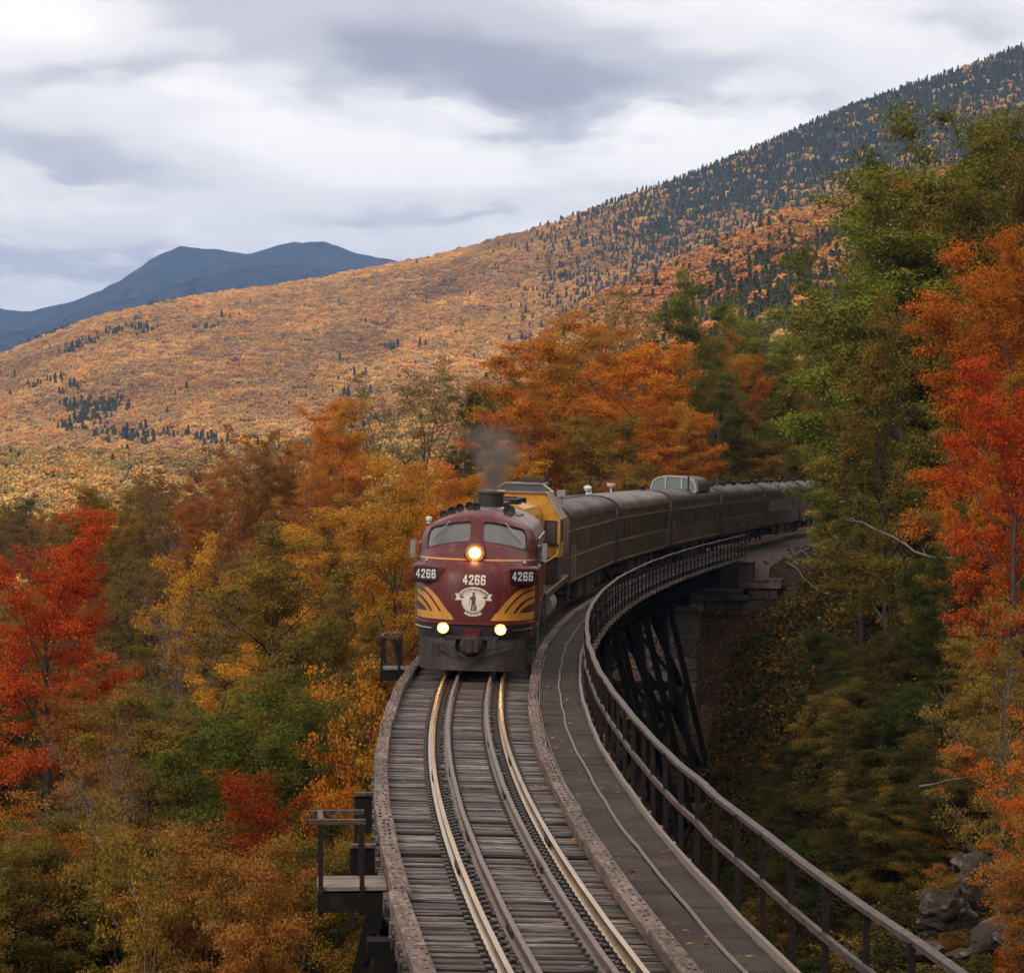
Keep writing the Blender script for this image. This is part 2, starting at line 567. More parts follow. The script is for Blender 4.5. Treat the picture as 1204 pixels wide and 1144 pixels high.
def foliage_mat(name, src, tr=.30, var=.24, hue=.010):
    """leaf material; colour from the object (or the instance), varied leaf by leaf and clump by clump"""
    m = bpy.data.materials.new(name); m.use_nodes = True
    t = m.node_tree; t.nodes.clear(); k = NT(t)
    lv = k.n('ShaderNodeAttribute', attribute_name='leaf_var').outputs['Fac']
    if src == 'object':
        c1 = k.n('ShaderNodeObjectInfo').outputs['Color']
        c2 = k.n('ShaderNodeAttribute', attribute_type='OBJECT', attribute_name='second_colour').outputs['Color']
        cl = k.n('ShaderNodeAttribute', attribute_name='clump_var').outputs['Fac']
        col = k.mix(k.maprange(cl, .42, .72, 0, 1, True), c1, c2)
    else:
        col = k.n('ShaderNodeAttribute', attribute_type='INSTANCER', attribute_name='tint').outputs['Color']
    hs = k.n('ShaderNodeHueSaturation')
    k.l(col, hs.inputs['Color'])
    k.l(k.maprange(lv, 0, 1, .5 - hue, .5 + hue), hs.inputs['Hue'])
    k.l(k.maprange(lv, 0, 1, 1 - var, 1 + var), hs.inputs['Value'])
    col = hs.outputs[0]
    d = k.n('ShaderNodeBsdfDiffuse'); k.l(col, d.inputs[0])
    tl = k.n('ShaderNodeBsdfTranslucent'); k.l(col, tl.inputs[0])
    mx = k.n('ShaderNodeMixShader', i_Fac=tr); k.l(d.outputs[0], mx.inputs[1]); k.l(tl.outputs[0], mx.inputs[2])
    g = k.n('ShaderNodeBsdfGlossy', i_Roughness=.45); g.inputs[0].default_value = (.9, .9, .95, 1)
    m2 = k.n('ShaderNodeMixShader', i_Fac=.006); k.l(mx.outputs[0], m2.inputs[1]); k.l(g.outputs[0], m2.inputs[2])
    o = k.n('ShaderNodeOutputMaterial'); k.l(m2.outputs[0], o.inputs[0])
    return m


m_leaf = foliage_mat('autumn_leaves', 'object')
m_leaf_far = foliage_mat('far_leaves', 'instance', tr=.15, var=.16, hue=.008)


def far_crown(seed, conifer=False):
    rs = np.random.default_rng(seed)
    if conifer:
        n = 420
        t = rs.random(n) ** .75
        tier = .72 + .28 * np.abs(np.sin(t * 19.0))
        rad = (1 - t) ** .9 * .20 * tier * (.6 + .4 * rs.random(n)); a = rs.random(n) * 6.283
        c = np.stack([np.cos(a) * rad, np.sin(a) * rad, .06 + t * .94], 1)
        out = np.stack([np.cos(a), np.sin(a), np.full(n, .6)], 1)
        v, q = leaf_quads(c, n, .085, rs, .5, out * .8)
    else:
        n = 900
        nb = 11
        bc = rs.normal(size=(nb, 3)); bc /= np.linalg.norm(bc, axis=1)[:, None]; bc[:, 2] = np.abs(bc[:, 2]) * .9 - .08
        bc *= .27; bc += np.array([0, 0, .56])
        i = rs.integers(0, nb, n)
        o = rs.normal(size=(n, 3)); o /= np.linalg.norm(o, axis=1)[:, None]
        o[:, 2] = np.abs(o[:, 2]) * np.where(rs.random(n) < .85, 1, -1)
        r_ = (.17 * rs.random(n) ** .22)[:, None]
        v, q = leaf_quads(bc[i] + o * r_, n, .075, rs, 0, o * .9 + (bc[i] - np.array([0, 0, .45])) * 1.6 + np.array([0, 0, .25]))
    return raw_mesh('far_crown', v, q, m_leaf_far, attrs={'leaf_var': ('FLOAT', 'POINT', np.repeat(rs.random(n), 4))})


def far_forest(name, xy, tint, scl, con, seed):
    """instances five crown shapes on points; ONE object"""
    z = height(xy[:, 0], xy[:, 1]) - .3
    n = len(xy)
    me = bpy.data.meshes.new(name)
    me.vertices.add(n); me.vertices.foreach_set('co', np.column_stack([xy, z]).astype(np.float32).ravel())
    def at_(nm, typ, arr):
        a = me.attributes.new(nm, typ, 'POINT')
        a.data.foreach_set('color' if typ == 'FLOAT_COLOR' else ('vector' if typ == 'FLOAT_VECTOR' else 'value'), np.asarray(arr, np.int32 if typ == 'INT' else np.float32).ravel())
    rs = np.random.default_rng(seed)
    at_('tint', 'FLOAT_COLOR', np.column_stack([tint, np.ones(n)]))
    at_('size', 'FLOAT_VECTOR', scl)
    at_('kindno', 'INT', np.where(con, 4 + rs.integers(0, 2, n), rs.integers(0, 4, n)))
    at_('spin', 'FLOAT', rs.random(n) * 6.283)
    ob = link(name, me)
    ng = bpy.data.node_groups.new(name, 'GeometryNodeTree')
    ng.interface.new_socket('Geometry', in_out='INPUT', socket_type='NodeSocketGeometry')
    ng.interface.new_socket('Geometry', in_out='OUTPUT', socket_type='NodeSocketGeometry')
    k = NT(ng)
    gi = k.n('NodeGroupInput'); go_ = k.n('NodeGroupOutput')
    g2i = k.n('GeometryNodeGeometryToInstance')
    for o in FAR_PROTO[::-1]:
        oi = k.n('GeometryNodeObjectInfo'); oi.inputs['Object'].default_value = o
        k.l(oi.outputs['Geometry'], g2i.inputs[0])
    iop = k.n('GeometryNodeInstanceOnPoints')
    k.l(gi.outputs[0], iop.inputs['Points']); k.l(g2i.outputs[0], iop.inputs['Instance'])
    iop.inputs['Pick Instance'].default_value = True
    def na(nm, typ):
        d = k.n('GeometryNodeInputNamedAttribute', data_type=typ); d.inputs[0].default_value = nm
        return d.outputs[0]
    k.l(na('kindno', 'INT'), iop.inputs['Instance Index'])
    cb = k.n('ShaderNodeCombineXYZ'); k.l(na('spin', 'FLOAT'), cb.inputs[2])
    k.l(cb.outputs[0], iop.inputs['Rotation'])
    k.l(na('size', 'FLOAT_VECTOR'), iop.inputs['Scale'])
    k.l(iop.outputs[0], go_.inputs[0])
    md = ob.modifiers.new('forest', 'NODES'); md.node_group = ng
    return tag(ob, kind='stuff')


FAR_PROTO = [bpy.data.objects.new('far_crown', far_crown(100 + i, i >= 4)) for i in range(6)]


def hill_points(r0, r1, p0, p1, spacing, seed):
    rs = np.random.default_rng(seed)
    pts = []
    r = r0
    while r < r1:
        w0, w1 = (p0 - CX) / FPX * r, (p1 - CX) / FPX * r
        n = int((w1 - w0) / spacing)
        x = w0 + (np.arange(n) + rs.random(n)) * spacing
        y = np.sqrt(np.maximum(r * r - x * x, 1)) + (rs.random(n) - .5) * spacing * 1.3
        pts.append(np.column_stack([x, y])); r += spacing
    return np.concatenate(pts)


PAL = {'rust': (.40, .185, .045), 'orange': (.52, .26, .048), 'gold': (.55, .34, .07), 'tan': (.42, .27, .11),
       'brown': (.29, .165, .075), 'red': (.40, .14, .04), 'olive': (.23, .20, .055), 'green': (.12, .14, .035),
       'spruce': (.115, .110, .045), 'yellow': (.60, .43, .09), 'grey': (.30, .215, .14)}
PA = {k_: np.array(v_) for k_, v_ in PAL.items()}


def hill_forest(name, pts, seed, which):
    rs = np.random.default_rng(seed)
    x, y = pts[:, 0], pts[:, 1]
    r = np.hypot(x, y); px = CX + FPX * x / y
    z = height(x, y); py = HY - (z + 6 - CAM_H) / y * FPX
    n = len(pts)
    big = fbm(x / 260, y / 500, 41); mid = fbm(x / 70, y / 150, 43); band = fbm(x / 160 - y / 420, (y + x * 1.4) / 150, 47)
    u = rs.random(n)
    if which == 1:
        # spruce: thick along the high crest to the right, streaks elsewhere
        crest = np.interp(px, H1X, H1Y)
        top = np.clip(1.25 - (py - crest) / 165, 0, 1)
        pc = .002 + .85 * sstep(560, 860, px) * (top ** .8) + .10 * sstep(700, 1000, px)
        pc = np.clip(pc + .7 * sstep(.32, .50, band) * sstep(900, 500, px) * sstep(330, 420, py) + mid * .55 * sstep(560, 900, px), 0, .92)
        wts = {'rust': .22 - .5 * big, 'orange': .24 + .4 * mid, 'gold': .17 + .5 * big, 'tan': .24, 'brown': .14 - .2 * mid, 'red': .03 + .05 * mid, 'olive': .05 + .1 * mid, 'yellow': .03 + .35 * sstep(600, 900, px), 'grey': .12}
    elif which == 2:
        crest = np.interp(px, H2X, H2Y)
        dn = np.clip((py - crest) / 60, 0, 1)
        pc = np.clip(.06 + .74 * sstep(.3, .7, dn) * sstep(760, 880, px) + mid * .7, 0, .9)
        wts = {'rust': .50, 'orange': .12, 'gold': .02, 'tan': .06, 'brown': .34, 'red': .22 + .1 * mid, 'olive': .05}
    else:
        pc = np.full(n, .012)
        wts = {'rust': .12, 'orange': .2, 'gold': .2, 'tan': .2, 'olive': .25, 'green': .15, 'brown': .1}
    con = u < pc
    ks = list(wts); W = np.column_stack([np.clip(np.broadcast_to(wts[k_], (n,)), .005, 1) for k_ in ks])
    W = np.cumsum(W / W.sum(1, keepdims=True), 1)
    pick = (rs.random(n)[:, None] > W).sum(1).clip(0, len(ks) - 1)
    tint = np.array([PA[k_] for k_ in ks])[pick]
    tint = np.where(con[:, None], PA['spruce'][None, :] * (1 + .5 * rs.random(n))[:, None], tint)
    tint = tint * .52 + .48 * np.where(con[:, None], tint, (tint[~con].mean(0) * (1 + .35 * mid)[:, None]))
    tint = tint * (0.82 + .36 * rs.random(n))[:, None] * np.where(con, 1.0, 1.50 + .5 * big + .35 * mid)[:, None]
    h = np.where(con, (14.5 if which == 1 else 12) + 5 * rs.random(n), 11 + 6 * rs.random(n))
    wdt = np.where(con, h * .95, h * (.95 + .5 * rs.random(n)))
    far_forest(name, pts, tint, np.column_stack([wdt, wdt, h]), con, seed)


hill_forest('hillside_forest', hill_points(1700, 3820, -60, 1270, 7.6, 5), 11, 1)
hill_forest('spur_forest', hill_points(620, 1560, 520, 1280, 7.2, 6), 12, 2)
hill_forest('valley_forest', hill_points(330, 1700, -80, 720, 8.2, 8), 13, 3)
# ------------------------------------------------------------------ bridge and track
m_tie = mat('weathered_tie', (.082, .058, .045), (.018, .012, .010), scale=2.0, rough=.65, rough2=.5, bump=.35, bscale=14, stretch=(.20, 7, 7), c3=(.34, .285, .25), objrand=.75, contrast=(.32, .66), spec=.22)
m_timber = mat('guard_timber_wood', (.175, .122, .096), (.085, .056, .044), scale=1.3, rough=.75, bump=.5, bscale=12, stretch=(5, 1, 5), c3=(.26, .20, .165), objrand=.3, contrast=(.36, .60), spec=.15)
m_rail = mat('running_rail_steel', (.58, .39, .19), (.42, .28, .13), scale=5, rough=.27, metal=.95, stretch=(1, .1, 1))  # golden tint stands in for headlight glow reflected along the rail
m_railrust = mat('rusted_rail_steel', (.19, .13, .10), (.10, .066, .05), scale=6, rough=.55, metal=.35, c3=(.27, .2, .17), bump=.2)
m_plate = mat('tie_plate_steel', (.055, .038, .030), (.03, .02, .016), scale=9, rough=.6, metal=.3)
m_bolt = mat('dark_bolt_iron', (.022, .017, .015), rough=.6, metal=.4)
m_blacksteel = mat('dark_bridge_steel', (.0085, .007, .0065), (.006, .005, .0048), scale=1.3, rough=.7, metal=.0, spec=.15, c3=(.019, .013, .010), bump=.2)
m_handrail = mat('handrail_steel', (.070, .042, .032), (.032, .020, .015), scale=3, rough=.55, metal=.0, spec=.3, c3=(.16, .11, .085), bump=.2)
m_post = mat('railing_post_steel', (.017, .012, .011), (.010, .0075, .007), scale=3, rough=.7, spec=.2, c3=(.04, .02, .015))
m_grate = mat('walkway_grating', (.080, .060, .048), (.045, .033, .026), scale=1.5, rough=.7, metal=.0, spec=.15, objrand=.22, c3=(.08, .05, .033))
m_plank = mat('grey_planks', (.24, .19, .155), (.12, .094, .076), scale=2.5, rough=.8, stretch=(1, 8, 8), bump=.4, bscale=14, objrand=.2)
m_concrete = mat('old_concrete', (.145, .112, .087), (.08, .062, .049), scale=1.0, rough=.9, bump=.5, bscale=9, c3=(.07, .054, .042), stretch=(1, 1, .35), spec=.1)  # base tone lowered to carry the shadow on pier and abutment
m_mortar = mat('mortar', (.20, .17, .145), (.12, .10, .085), scale=3, rough=.95, bump=.6, bscale=12)
m_stone = mat('granite_block', (.135, .096, .073), (.065, .048, .037), scale=1.8, rough=.9, bump=1.0, bscale=7, objrand=.3, c3=(.23, .18, .15), spec=.1)  # block colour darkened likewise, with that shadow in it


def under(root, o):
    o.parent = root
    o.location = o.location - root.location
    return o


def off_r(s): return float(np.interp(s, [-50, -40, -25, 0, 30], [1.24, 1.28, 1.40, 1.58, 1.66]))
def off_l(s): return float(np.interp(s, [-50, -25, 0, 30], [-1.70, -1.70, -1.75, -1.75]))


track = thing('railway_track', 'curved railway track on dark timber ties in front of the maroon locomotive', 'railway track', P(-20, 0, -.4))
S0, S1 = -56.0, 113.0

# ties, one by one; one shared mesh per length class
def tie_mesh(seed):
    r_ = random.Random(seed)
    b = MB().bbox((0, 0, 0), (3.5, .20, .22), b=.024)
    b.v = [(x, y + (r_.random() - .5) * .012, z + (r_.random() - .5) * .012) for x, y, z in b.v]
    return b.mesh('tie', m_tie)
TIE_M = [tie_mesh(i) for i in range(5)]
pitch = .405
s = S0; n_t = 0
rest = MB()
while s < S1:
    mid = (off_r(s) + off_l(s)) / 2
    ln = (off_r(s) - off_l(s)) + .30
    if s < 6:
        o = link('tie', TIE_M[n_t % 5], None, P(s, mid + rnd.uniform(-.03, .03), -.298 + rnd.uniform(-.022, .014)))
        th = RotS(s); o.rotation_euler = (rnd.uniform(-.03, .03), th[1] + rnd.uniform(-.003, .003), th[2] + rnd.uniform(-.008, .008) + (math.pi if rnd.random() < .5 else 0) * 0)
        o.scale = (ln / 3.5, rnd.uniform(.92, 1.06), 1)
        under(track, o)
    else:
        rest.bar(P(s, off_l(s) - .14, -.295), P(s, off_r(s) + .14, -.295), .23, .22)
    n_t += 1; s += pitch * rnd.uniform(.97, 1.03)
o = under(track, rest.build('ties_under_train', m_tie)); o['kind'] = 'stuff'

# rails swept along the curve
RAILP = [(-.068, -.172), (.068, -.172), (.068, -.158), (.012, -.142), (.009, -.05), (.036, -.036), (.036, -.006), (.028, 0), (-.028, 0), (-.036, -.006), (-.036, -.036), (-.009, -.05), (-.012, -.142), (-.068, -.158)]


def sweep(prof_, off, z, s0, s1, step, jit=0, scale=1.0):
    b = MB(); n = len(prof_); V = []; N = int((s1 - s0) / step) + 1
    for i in range(N + 1):
        s_ = min(s0 + i * step, s1)
        o_ = off(s_) if callable(off) else off
        jx = (rnd.random() - .5) * jit; jz = (rnd.random() - .5) * jit
        for x, zz in prof_: V.append(P(s_, o_ + x * scale + jx, z + zz * scale + jz))
    F = [(i * n + k_, i * n + (k_ + 1) % n, (i + 1) * n + (k_ + 1) % n, (i + 1) * n + k_) for i in range(N) for k_ in range(n)]
    F += [tuple(range(n)), tuple(range(N * n, N * n + n))]
    return b.add(V, F)


S2 = 330
for sg in (-1, 1):
    under(track, sweep(RAILP, sg * .7535, 0, S0, S2, 1.0, .004).build('rail', m_rail))
    o = under(track, sweep(RAILP, sg * .425, -.02, S0, S1 - 2, 1.0, .012).build('guard_rail', m_railrust))
# joint bars and tie plates
jb = MB()
for sg in (-1, 1):
    for k_ in range(-5, 2):
        s_ = k_ * 11.9 + (3.1 if sg > 0 else 0)
        for q_ in (-1, 1): jb.bar(P(s_ - .45, sg * .7535 + q_ * .03, -.095), P(s_ + .45, sg * .7535 + q_ * .03, -.095), .025, .09)
        s_ = k_ * 9.1 + (4.4 if sg < 0 else 1)
        for q_ in (-1, 1): jb.bar(P(s_ - .4, sg * .425 + q_ * .03, -.115), P(s_ + .4, sg * .425 + q_ * .03, -.115), .025, .09)
o = under(track, jb.build('joint_bars', m_plate)); o['kind'] = 'stuff'
tp = MB()
for c in [o for o in track.children if o.name.split('.')[0] == 'tie']:
    pass
rs_ = random.Random(3)
s = S0
tie_s = []
rnd2 = random.Random(7)
for c in track.children:
    if c.name.split('.')[0] == 'tie':
        w_ = c.location + track.location
        tie_s.append(float(np.interp(w_.y, _y, _S)))
for s_ in tie_s:
    for sg in (-1, 1):
        for q_ in (-1, 1):
            tp.bar(P(s_ - .085, sg * .7535 + q_ * .115, -.178), P(s_ + .085, sg * .7535 + q_ * .115, -.178), .10, .028)
            tp.bar(P(s_ - .02, sg * .7535 + q_ * .085, -.15), P(s_ + .02, sg * .7535 + q_ * .085, -.15), .03, .04)
        tp.bar(P(s_ - .05, sg * .425 - sg * .09, -.17), P(s_ + .05, sg * .425 - sg * .09, -.17), .05, .05)
        if rs_.random() < .8: tp.bar(P(s_ - .07, sg * .56, -.17), P(s_ + .08, sg * .60, -.17), .05, .04)
o = under(track, tp.build('tie_plates', m_plate)); o['kind'] = 'stuff'

# guard timbers, end to end, each a straight baulk, with bolt heads
bolts = MB()
for side, fn in ((-1, off_l), (1, off_r)):
    s_ = S0 + (1.4 if side > 0 else 0)
    while s_ < S1 - 1:
        L_ = rnd.uniform(3.4, 4.7); e = min(s_ + L_, S1)
        ja, jb_ = rnd.uniform(-.025, .025), rnd.uniform(-.025, .025)
        za, zb = rnd.uniform(-.02, .015), rnd.uniform(-.02, .015)
        a = P(s_ + .012, fn(s_) + ja, -.085 + za); b_ = P(e - .012, fn(e) + jb_, -.085 + zb)
        d = b_ - a
        mb = MB().bbox((0, 0, 0), (.245, d.length, .20), b=.02)
        r_ = random.Random(int(s_ * 100)); mb.v = [(x + r_.uniform(-.008, .008), y, z + r_.uniform(-.008, .008)) for x, y, z in mb.v]
        o = mb.build('guard_timber', m_timber)
        o.location = (a + b_) / 2; o.rotation_euler = (math.asin(d.z / d.length), CANT, -math.atan2(d.x, d.y))
        under(track, o)
        if e < 8:
            nb = int(L_ / .41)
            for i in range(nb):
                f = (i + .5) / nb
                for q_ in (-1, 1):
                    if rnd.random() < .88:
                        p_ = a.lerp(b_, f) + Vector((q_ * .05 + rnd.uniform(-.03, .03), rnd.uniform(-.08, .08), .100))
                        bolts.lathe(p_, (0, 0, 1), [(.023, -.01), (.023, .010), (.012, .014)], 6)
        s_ = e
o = under(track, bolts.build('bolt_heads', m_bolt)); o['kind'] = 'stuff'

# ---- walkway of steel grating on the right side
walk = thing('walkway', 'steel grating walkway between right guard timber and bridge railing', 'walkway', P(-20, 2.2, -.3))
gm = MB()
for i in range(13): gm.box((-.228 + i * .038, 0, 0), (.021, 1.19, .03))
for y_ in (-.58, -.2, .2, .58): gm.box((0, y_, -.004), (.47, .018, .022))
GRATE = gm.mesh('grating_panel', m_grate)
s_ = S0
while s_ < S1 - .6:
    for q_ in (0, 1):
        o = link('grating_panel', GRATE, None, P(s_ + .6, off_r(s_ + .6) + .40 + q_ * .52, -.10 + rnd.uniform(-.008, .008)))
        rt = RotS(s_ + .6); o.rotation_euler = (rnd.uniform(-.006, .006), rt[1] + rnd.uniform(-.012, .012), rt[2] + rnd.uniform(-.006, .006) + (.006 if s_ < 0 else 0))
        under(walk, o)
    s_ += 1.2
def wob(base, amp, seed):
    r_ = random.Random(seed); ph = [r_.random() * 6 for _ in range(3)]
    return lambda s_: off_r(s_) + base + amp * (math.sin(s_ * 1.1 + ph[0]) * .5 + math.sin(s_ * .43 + ph[1]) * .6)
CIR = [(math.cos(t * math.pi / 3), math.sin(t * math.pi / 3)) for t in range(6)]
under(walk, sweep(CIR, wob(.66, .022, 1), -.055, S0, S1 - 1, .8, .008, .026).build('cable_conduit', m_plank, smooth=True))
under(walk, sweep([(-.03, -.06), (.03, -.06), (.03, .06), (-.03, .06)], wob(1.20, .012, 2), -.06, S0, S1 - 1, 1.2, .012).build('kick_board', m_plank))
under(walk, sweep(CIR, wob(.155, .010, 3), -.06, S0, 10, .8, .006, .014).build('edge_cable', m_plank, smooth=True))
o = under(walk, sweep([(-.05, -.12), (.05, -.12), (.05, 0), (-.05, 0)], lambda q_: off_r(q_) + .62, -.12, S0, S1 - 1, 2).build('walkway_stringer', m_blacksteel))

# ---- railing
railing = thing('bridge_railing', 'rusty two-rail railing on dark posts along the outer edge of the walkway', 'railing', P(-20, 2.8, -.3))
pm = MB()
pm.box((0, .0, .42), (.075, .016, 1.38)); pm.box((.030, .04, .42), (.016, .075, 1.38)); pm.box((0, 0, -.26), (.16, .14, .03))
POST = pm.mesh('post', m_post)
om = MB().bbox((0, 0, 0), (.55, .17, .15), b=.012).mesh('outrigger', m_plank)
s_ = S0 + .6; pk = []
while s_ < S1:
    oo = off_r(s_) + 1.36 + rnd.uniform(-.015, .015)
    o = link('post', POST, None, P(s_, oo, 0)); rt = RotS(s_, 0)
    o.rotation_euler = (rnd.uniform(-.02, .02), rnd.uniform(-.02, .02), rt[2] + rnd.uniform(-.05, .05)); under(railing, o)
    o = link('outrigger', om, None, P(s_ - .05, oo - .12, -.345)); o.rotation_euler = RotS(s_); under(railing, o)
    pk.append(s_); s_ += 2.03
RP = [(-.055, -.028), (.055, -.028), (.055, .028), (-.055, .028)]
rw = [(q_, rnd.uniform(-.022, .022), rnd.uniform(-.018, .018)) for q_ in pk]
for zz, nm in ((1.10, 'top_rail'), (.53, 'mid_rail')):
    xs_ = [a_[0] for a_ in rw]
    of = lambda q_, k_=nm: off_r(q_) + (1.36 if k_ == 'top_rail' else 1.31) + float(np.interp(q_, xs_, [a_[1] for a_ in rw]))
    V = []; N = 0
    b = MB()
    for q_ in np.arange(pk[0] - .4, pk[-1] + .3, .5):
        dz_ = float(np.interp(q_, xs_, [a_[2] for a_ in rw]))
        for x, z_ in RP: V.append(P(q_, of(q_) + x * (1 if nm == 'top_rail' else .55), zz + dz_ + z_ * (1 if nm == 'top_rail' else 1.35)))
        N += 1
    F = [(i * 4 + k_, i * 4 + (k_ + 1) % 4, (i + 1) * 4 + (k_ + 1) % 4, (i + 1) * 4 + k_) for i in range(N - 1) for k_ in range(4)] + [(0, 1, 2, 3), (N * 4 - 4, N * 4 - 3, N * 4 - 2, N * 4 - 1)]
    under(railing, b.add(V, F).build(nm, m_handrail))

# ---- steel trestle
trestle = thing('steel_trestle', 'black steel trestle of girders and battered legs under the curved track', 'bridge', (0, 110, -15))
BENTS = [-56, -43, -30, -18, -5, 7, 20, 32, 45, 57, 66, 72, 78, 84, 97, 113]
for a_, b_ in zip(BENTS[:-1], BENTS[1:]):
    for of in (-1.15, 1.15):
        p0, p1 = P(a_ + .03, of, 0), P(b_ - .03, of, 0)
        g = MB(); d = (p1 - p0)
        for z0_, h_, w_ in ((-.44, .05, .38), (-1.25, 1.6, .03), (-2.06, .05, .38)):
            g.bar(p0 + Vector((0, 0, z0_)), p1 + Vector((0, 0, z0_)), w_, h_)
        n_ = int(d.length / 1.1)
        for i in range(n_ + 1):
            q_ = p0.lerp(p1, i / n_)
            g.bar(q_ + Vector((.07, 0, -.48)), q_ + Vector((.07, 0, -2.02)), .02, .13, up=(0, 1, 0)); g.bar(q_ + Vector((-.07, 0, -.48)), q_ + Vector((-.07, 0, -2.02)), .02, .13, up=(0, 1, 0))
        under(trestle, g.build('girder', m_blacksteel))
    cb_ = MB()
    n_ = 3
    for i in range(n_):
        q0 = a_ + (b_ - a_) * i / n_; q1 = a_ + (b_ - a_) * (i + 1) / n_
        cb_.bar(P(q0, -1.1, -.7), P(q1, 1.1, -.7), .1, .1); cb_.bar(P(q0, -1.1, -1.9), P(q0, 1.1, -1.9), .1, .12)
        # walkway brackets
        cb_.bar(P(q0, 1.2, -.55), P(q0, off_r(q0) + 1.4, -.42), .08, .12); cb_.bar(P(q0, 1.2, -1.5), P(q0, off_r(q0) + 1.2, -.5), .06, .06)
    under(trestle, cb_.build('cross_bracing', m_blacksteel))
m_found = m_concrete
for a_, b_ in ((-43, -30), (-18, -5), (20, 32), (45, 57), (66, 72), (78, 84)):
    feet = {}
    for q_ in (a_, b_):
        cap = MB().bar(P(q_, -1.9, -2.2), P(q_, 1.9, -2.2), .5, .28)
        under(trestle, cap.build('cap_beam', m_blacksteel))
        for sg in (-1, 1):
            top = P(q_, sg * 1.25, -2.3)
            zb = -14.0
            for _ in range(4):
                bt = P(q_, sg * (1.25 + (top.z - zb) * .23), 0); zb = hz(bt.x, bt.y) + .35
            bt = Vector((bt.x, bt.y, zb)); feet[q_, sg] = (top, bt)
            lg = MB()
            dd = Vector((.34, 0, 0))
            lg.bar(top - dd, bt - dd, .30, .62, up=(0, 1, 0)); lg.bar(top + dd, bt + dd, .30, .62, up=(0, 1, 0))
            n_ = int((top - bt).length / .55)
            for i in range(n_):
                u0, u1 = top.lerp(bt, i / n_), top.lerp(bt, (i + 1) / n_)
                lg.bar(u0 - dd + Vector((0, -.33, 0)), u1 + dd + Vector((0, -.33, 0)), .06, .015); lg.bar(u0 + dd + Vector((0, -.33, 0)), u1 - dd + Vector((0, -.33, 0)), .06, .015)
            under(trestle, lg.build('leg', m_blacksteel))
            under(trestle, MB().bbox((bt.x, bt.y, bt.z - .55), (1.3, 1.3, 1.5), b=.08).build('footing', m_concrete))
    br = MB()
    for q_ in (a_, b_):
        (tl_, bl_), (tr_, brr) = feet[q_, -1], feet[q_, 1]
        nlev = 2
        for i in range(nlev):
            f0, f1 = i / nlev, (i + 1) / nlev
            br.bar(tl_.lerp(bl_, f0), tr_.lerp(brr, f1), .3, .2); br.bar(tr_.lerp(brr, f0), tl_.lerp(bl_, f1), .16, .10)
            br.bar(tl_.lerp(bl_, f1 * .97), tr_.lerp(brr, f1 * .97), .34, .45)
    for sg in (-1, 1):
        (t0_, b0_), (t1_, b1_) = feet[a_, sg], feet[b_, sg]
        for i in range(2):
            f0, f1 = i / 2, (i + 1) / 2
            br.bar(t0_.lerp(b0_, f0), t1_.lerp(b1_, f1), .3, .2); br.bar(t1_.lerp(b1_, f0), t0_.lerp(b0_, f1), .3, .2)
            br.bar(t0_.lerp(b0_, f1 * .97), t1_.lerp(b1_, f1 * .97), .34, .4)
    under(trestle, br.build('tower_bracing', m_blacksteel))

# ---- masonry: pier and abutment, every block a stone
def stone(parent, c, size, rz, m=m_stone, name='stone', rough=.05):
    n = 3
    b = MB()
    bm = bmesh.new(); bmesh.ops.create_cube(bm, size=1.0)
    bmesh.ops.bevel(bm, geom=bm.edges[:], offset=.07, segments=1, affect='EDGES')
    for v in bm.verts:
        v.co.x = v.co.x * size[0] + rnd.uniform(-rough, rough) * .5
        v.co.y = v.co.y * size[1] + rnd.uniform(-rough, rough)
        v.co.z = v.co.z * size[2] + rnd.uniform(-rough, rough) * .5
    me = bpy.data.meshes.new(name); bm.to_mesh(me); bm.free(); me.materials.append(m)
    o = link(name, me, None, c, (0, 0, rz))
    return under(parent, o)


def courses(parent, cx_, cy_, w, d, z0, z1, rz, ch=.62, bl=1.0, taper=0.0):
    """front and right faces of a masonry block laid in courses"""
    z = z0; k_ = 0
    ux = Vector((math.cos(rz), math.sin(rz), 0)); uy = Vector((-math.sin(rz), math.cos(rz), 0)); c0 = Vector((cx_, cy_, 0))
    while z < z1 - .2:
        h = min(ch * rnd.uniform(.85, 1.2), z1 - z)
        if z1 - z - h < .25: h = z1 - z
        ww = w + taper * (z1 - z); dd_ = d + taper * (z1 - z)
        x = -ww / 2
        while x < ww / 2 - .02:
            l = min(bl * rnd.uniform(.7, 1.45), ww / 2 - x)
            if ww / 2 - x - l < .35: l = ww / 2 - x
            p_ = c0 + ux * (x + l / 2) + uy * (-dd_ / 2 + .25 + rnd.uniform(-.03, .03)); p_.z = z + h / 2
            stone(parent, p_, (l - .07, .5, h - .07), rz); x += l
        y = -dd_ / 2 + .5
        while y < dd_ / 2 - .02:
            l = min(bl * rnd.uniform(.7, 1.4), dd_ / 2 - y)
            if dd_ / 2 - y - l < .35: l = dd_ / 2 - y
            p_ = c0 + ux * (ww / 2 - .25 + rnd.uniform(-.03, .03)) + uy * (y + l / 2); p_.z = z + h / 2
            stone(parent, p_, (.5, l - .07, h - .07), rz); y += l
        z += h; k_ += 1


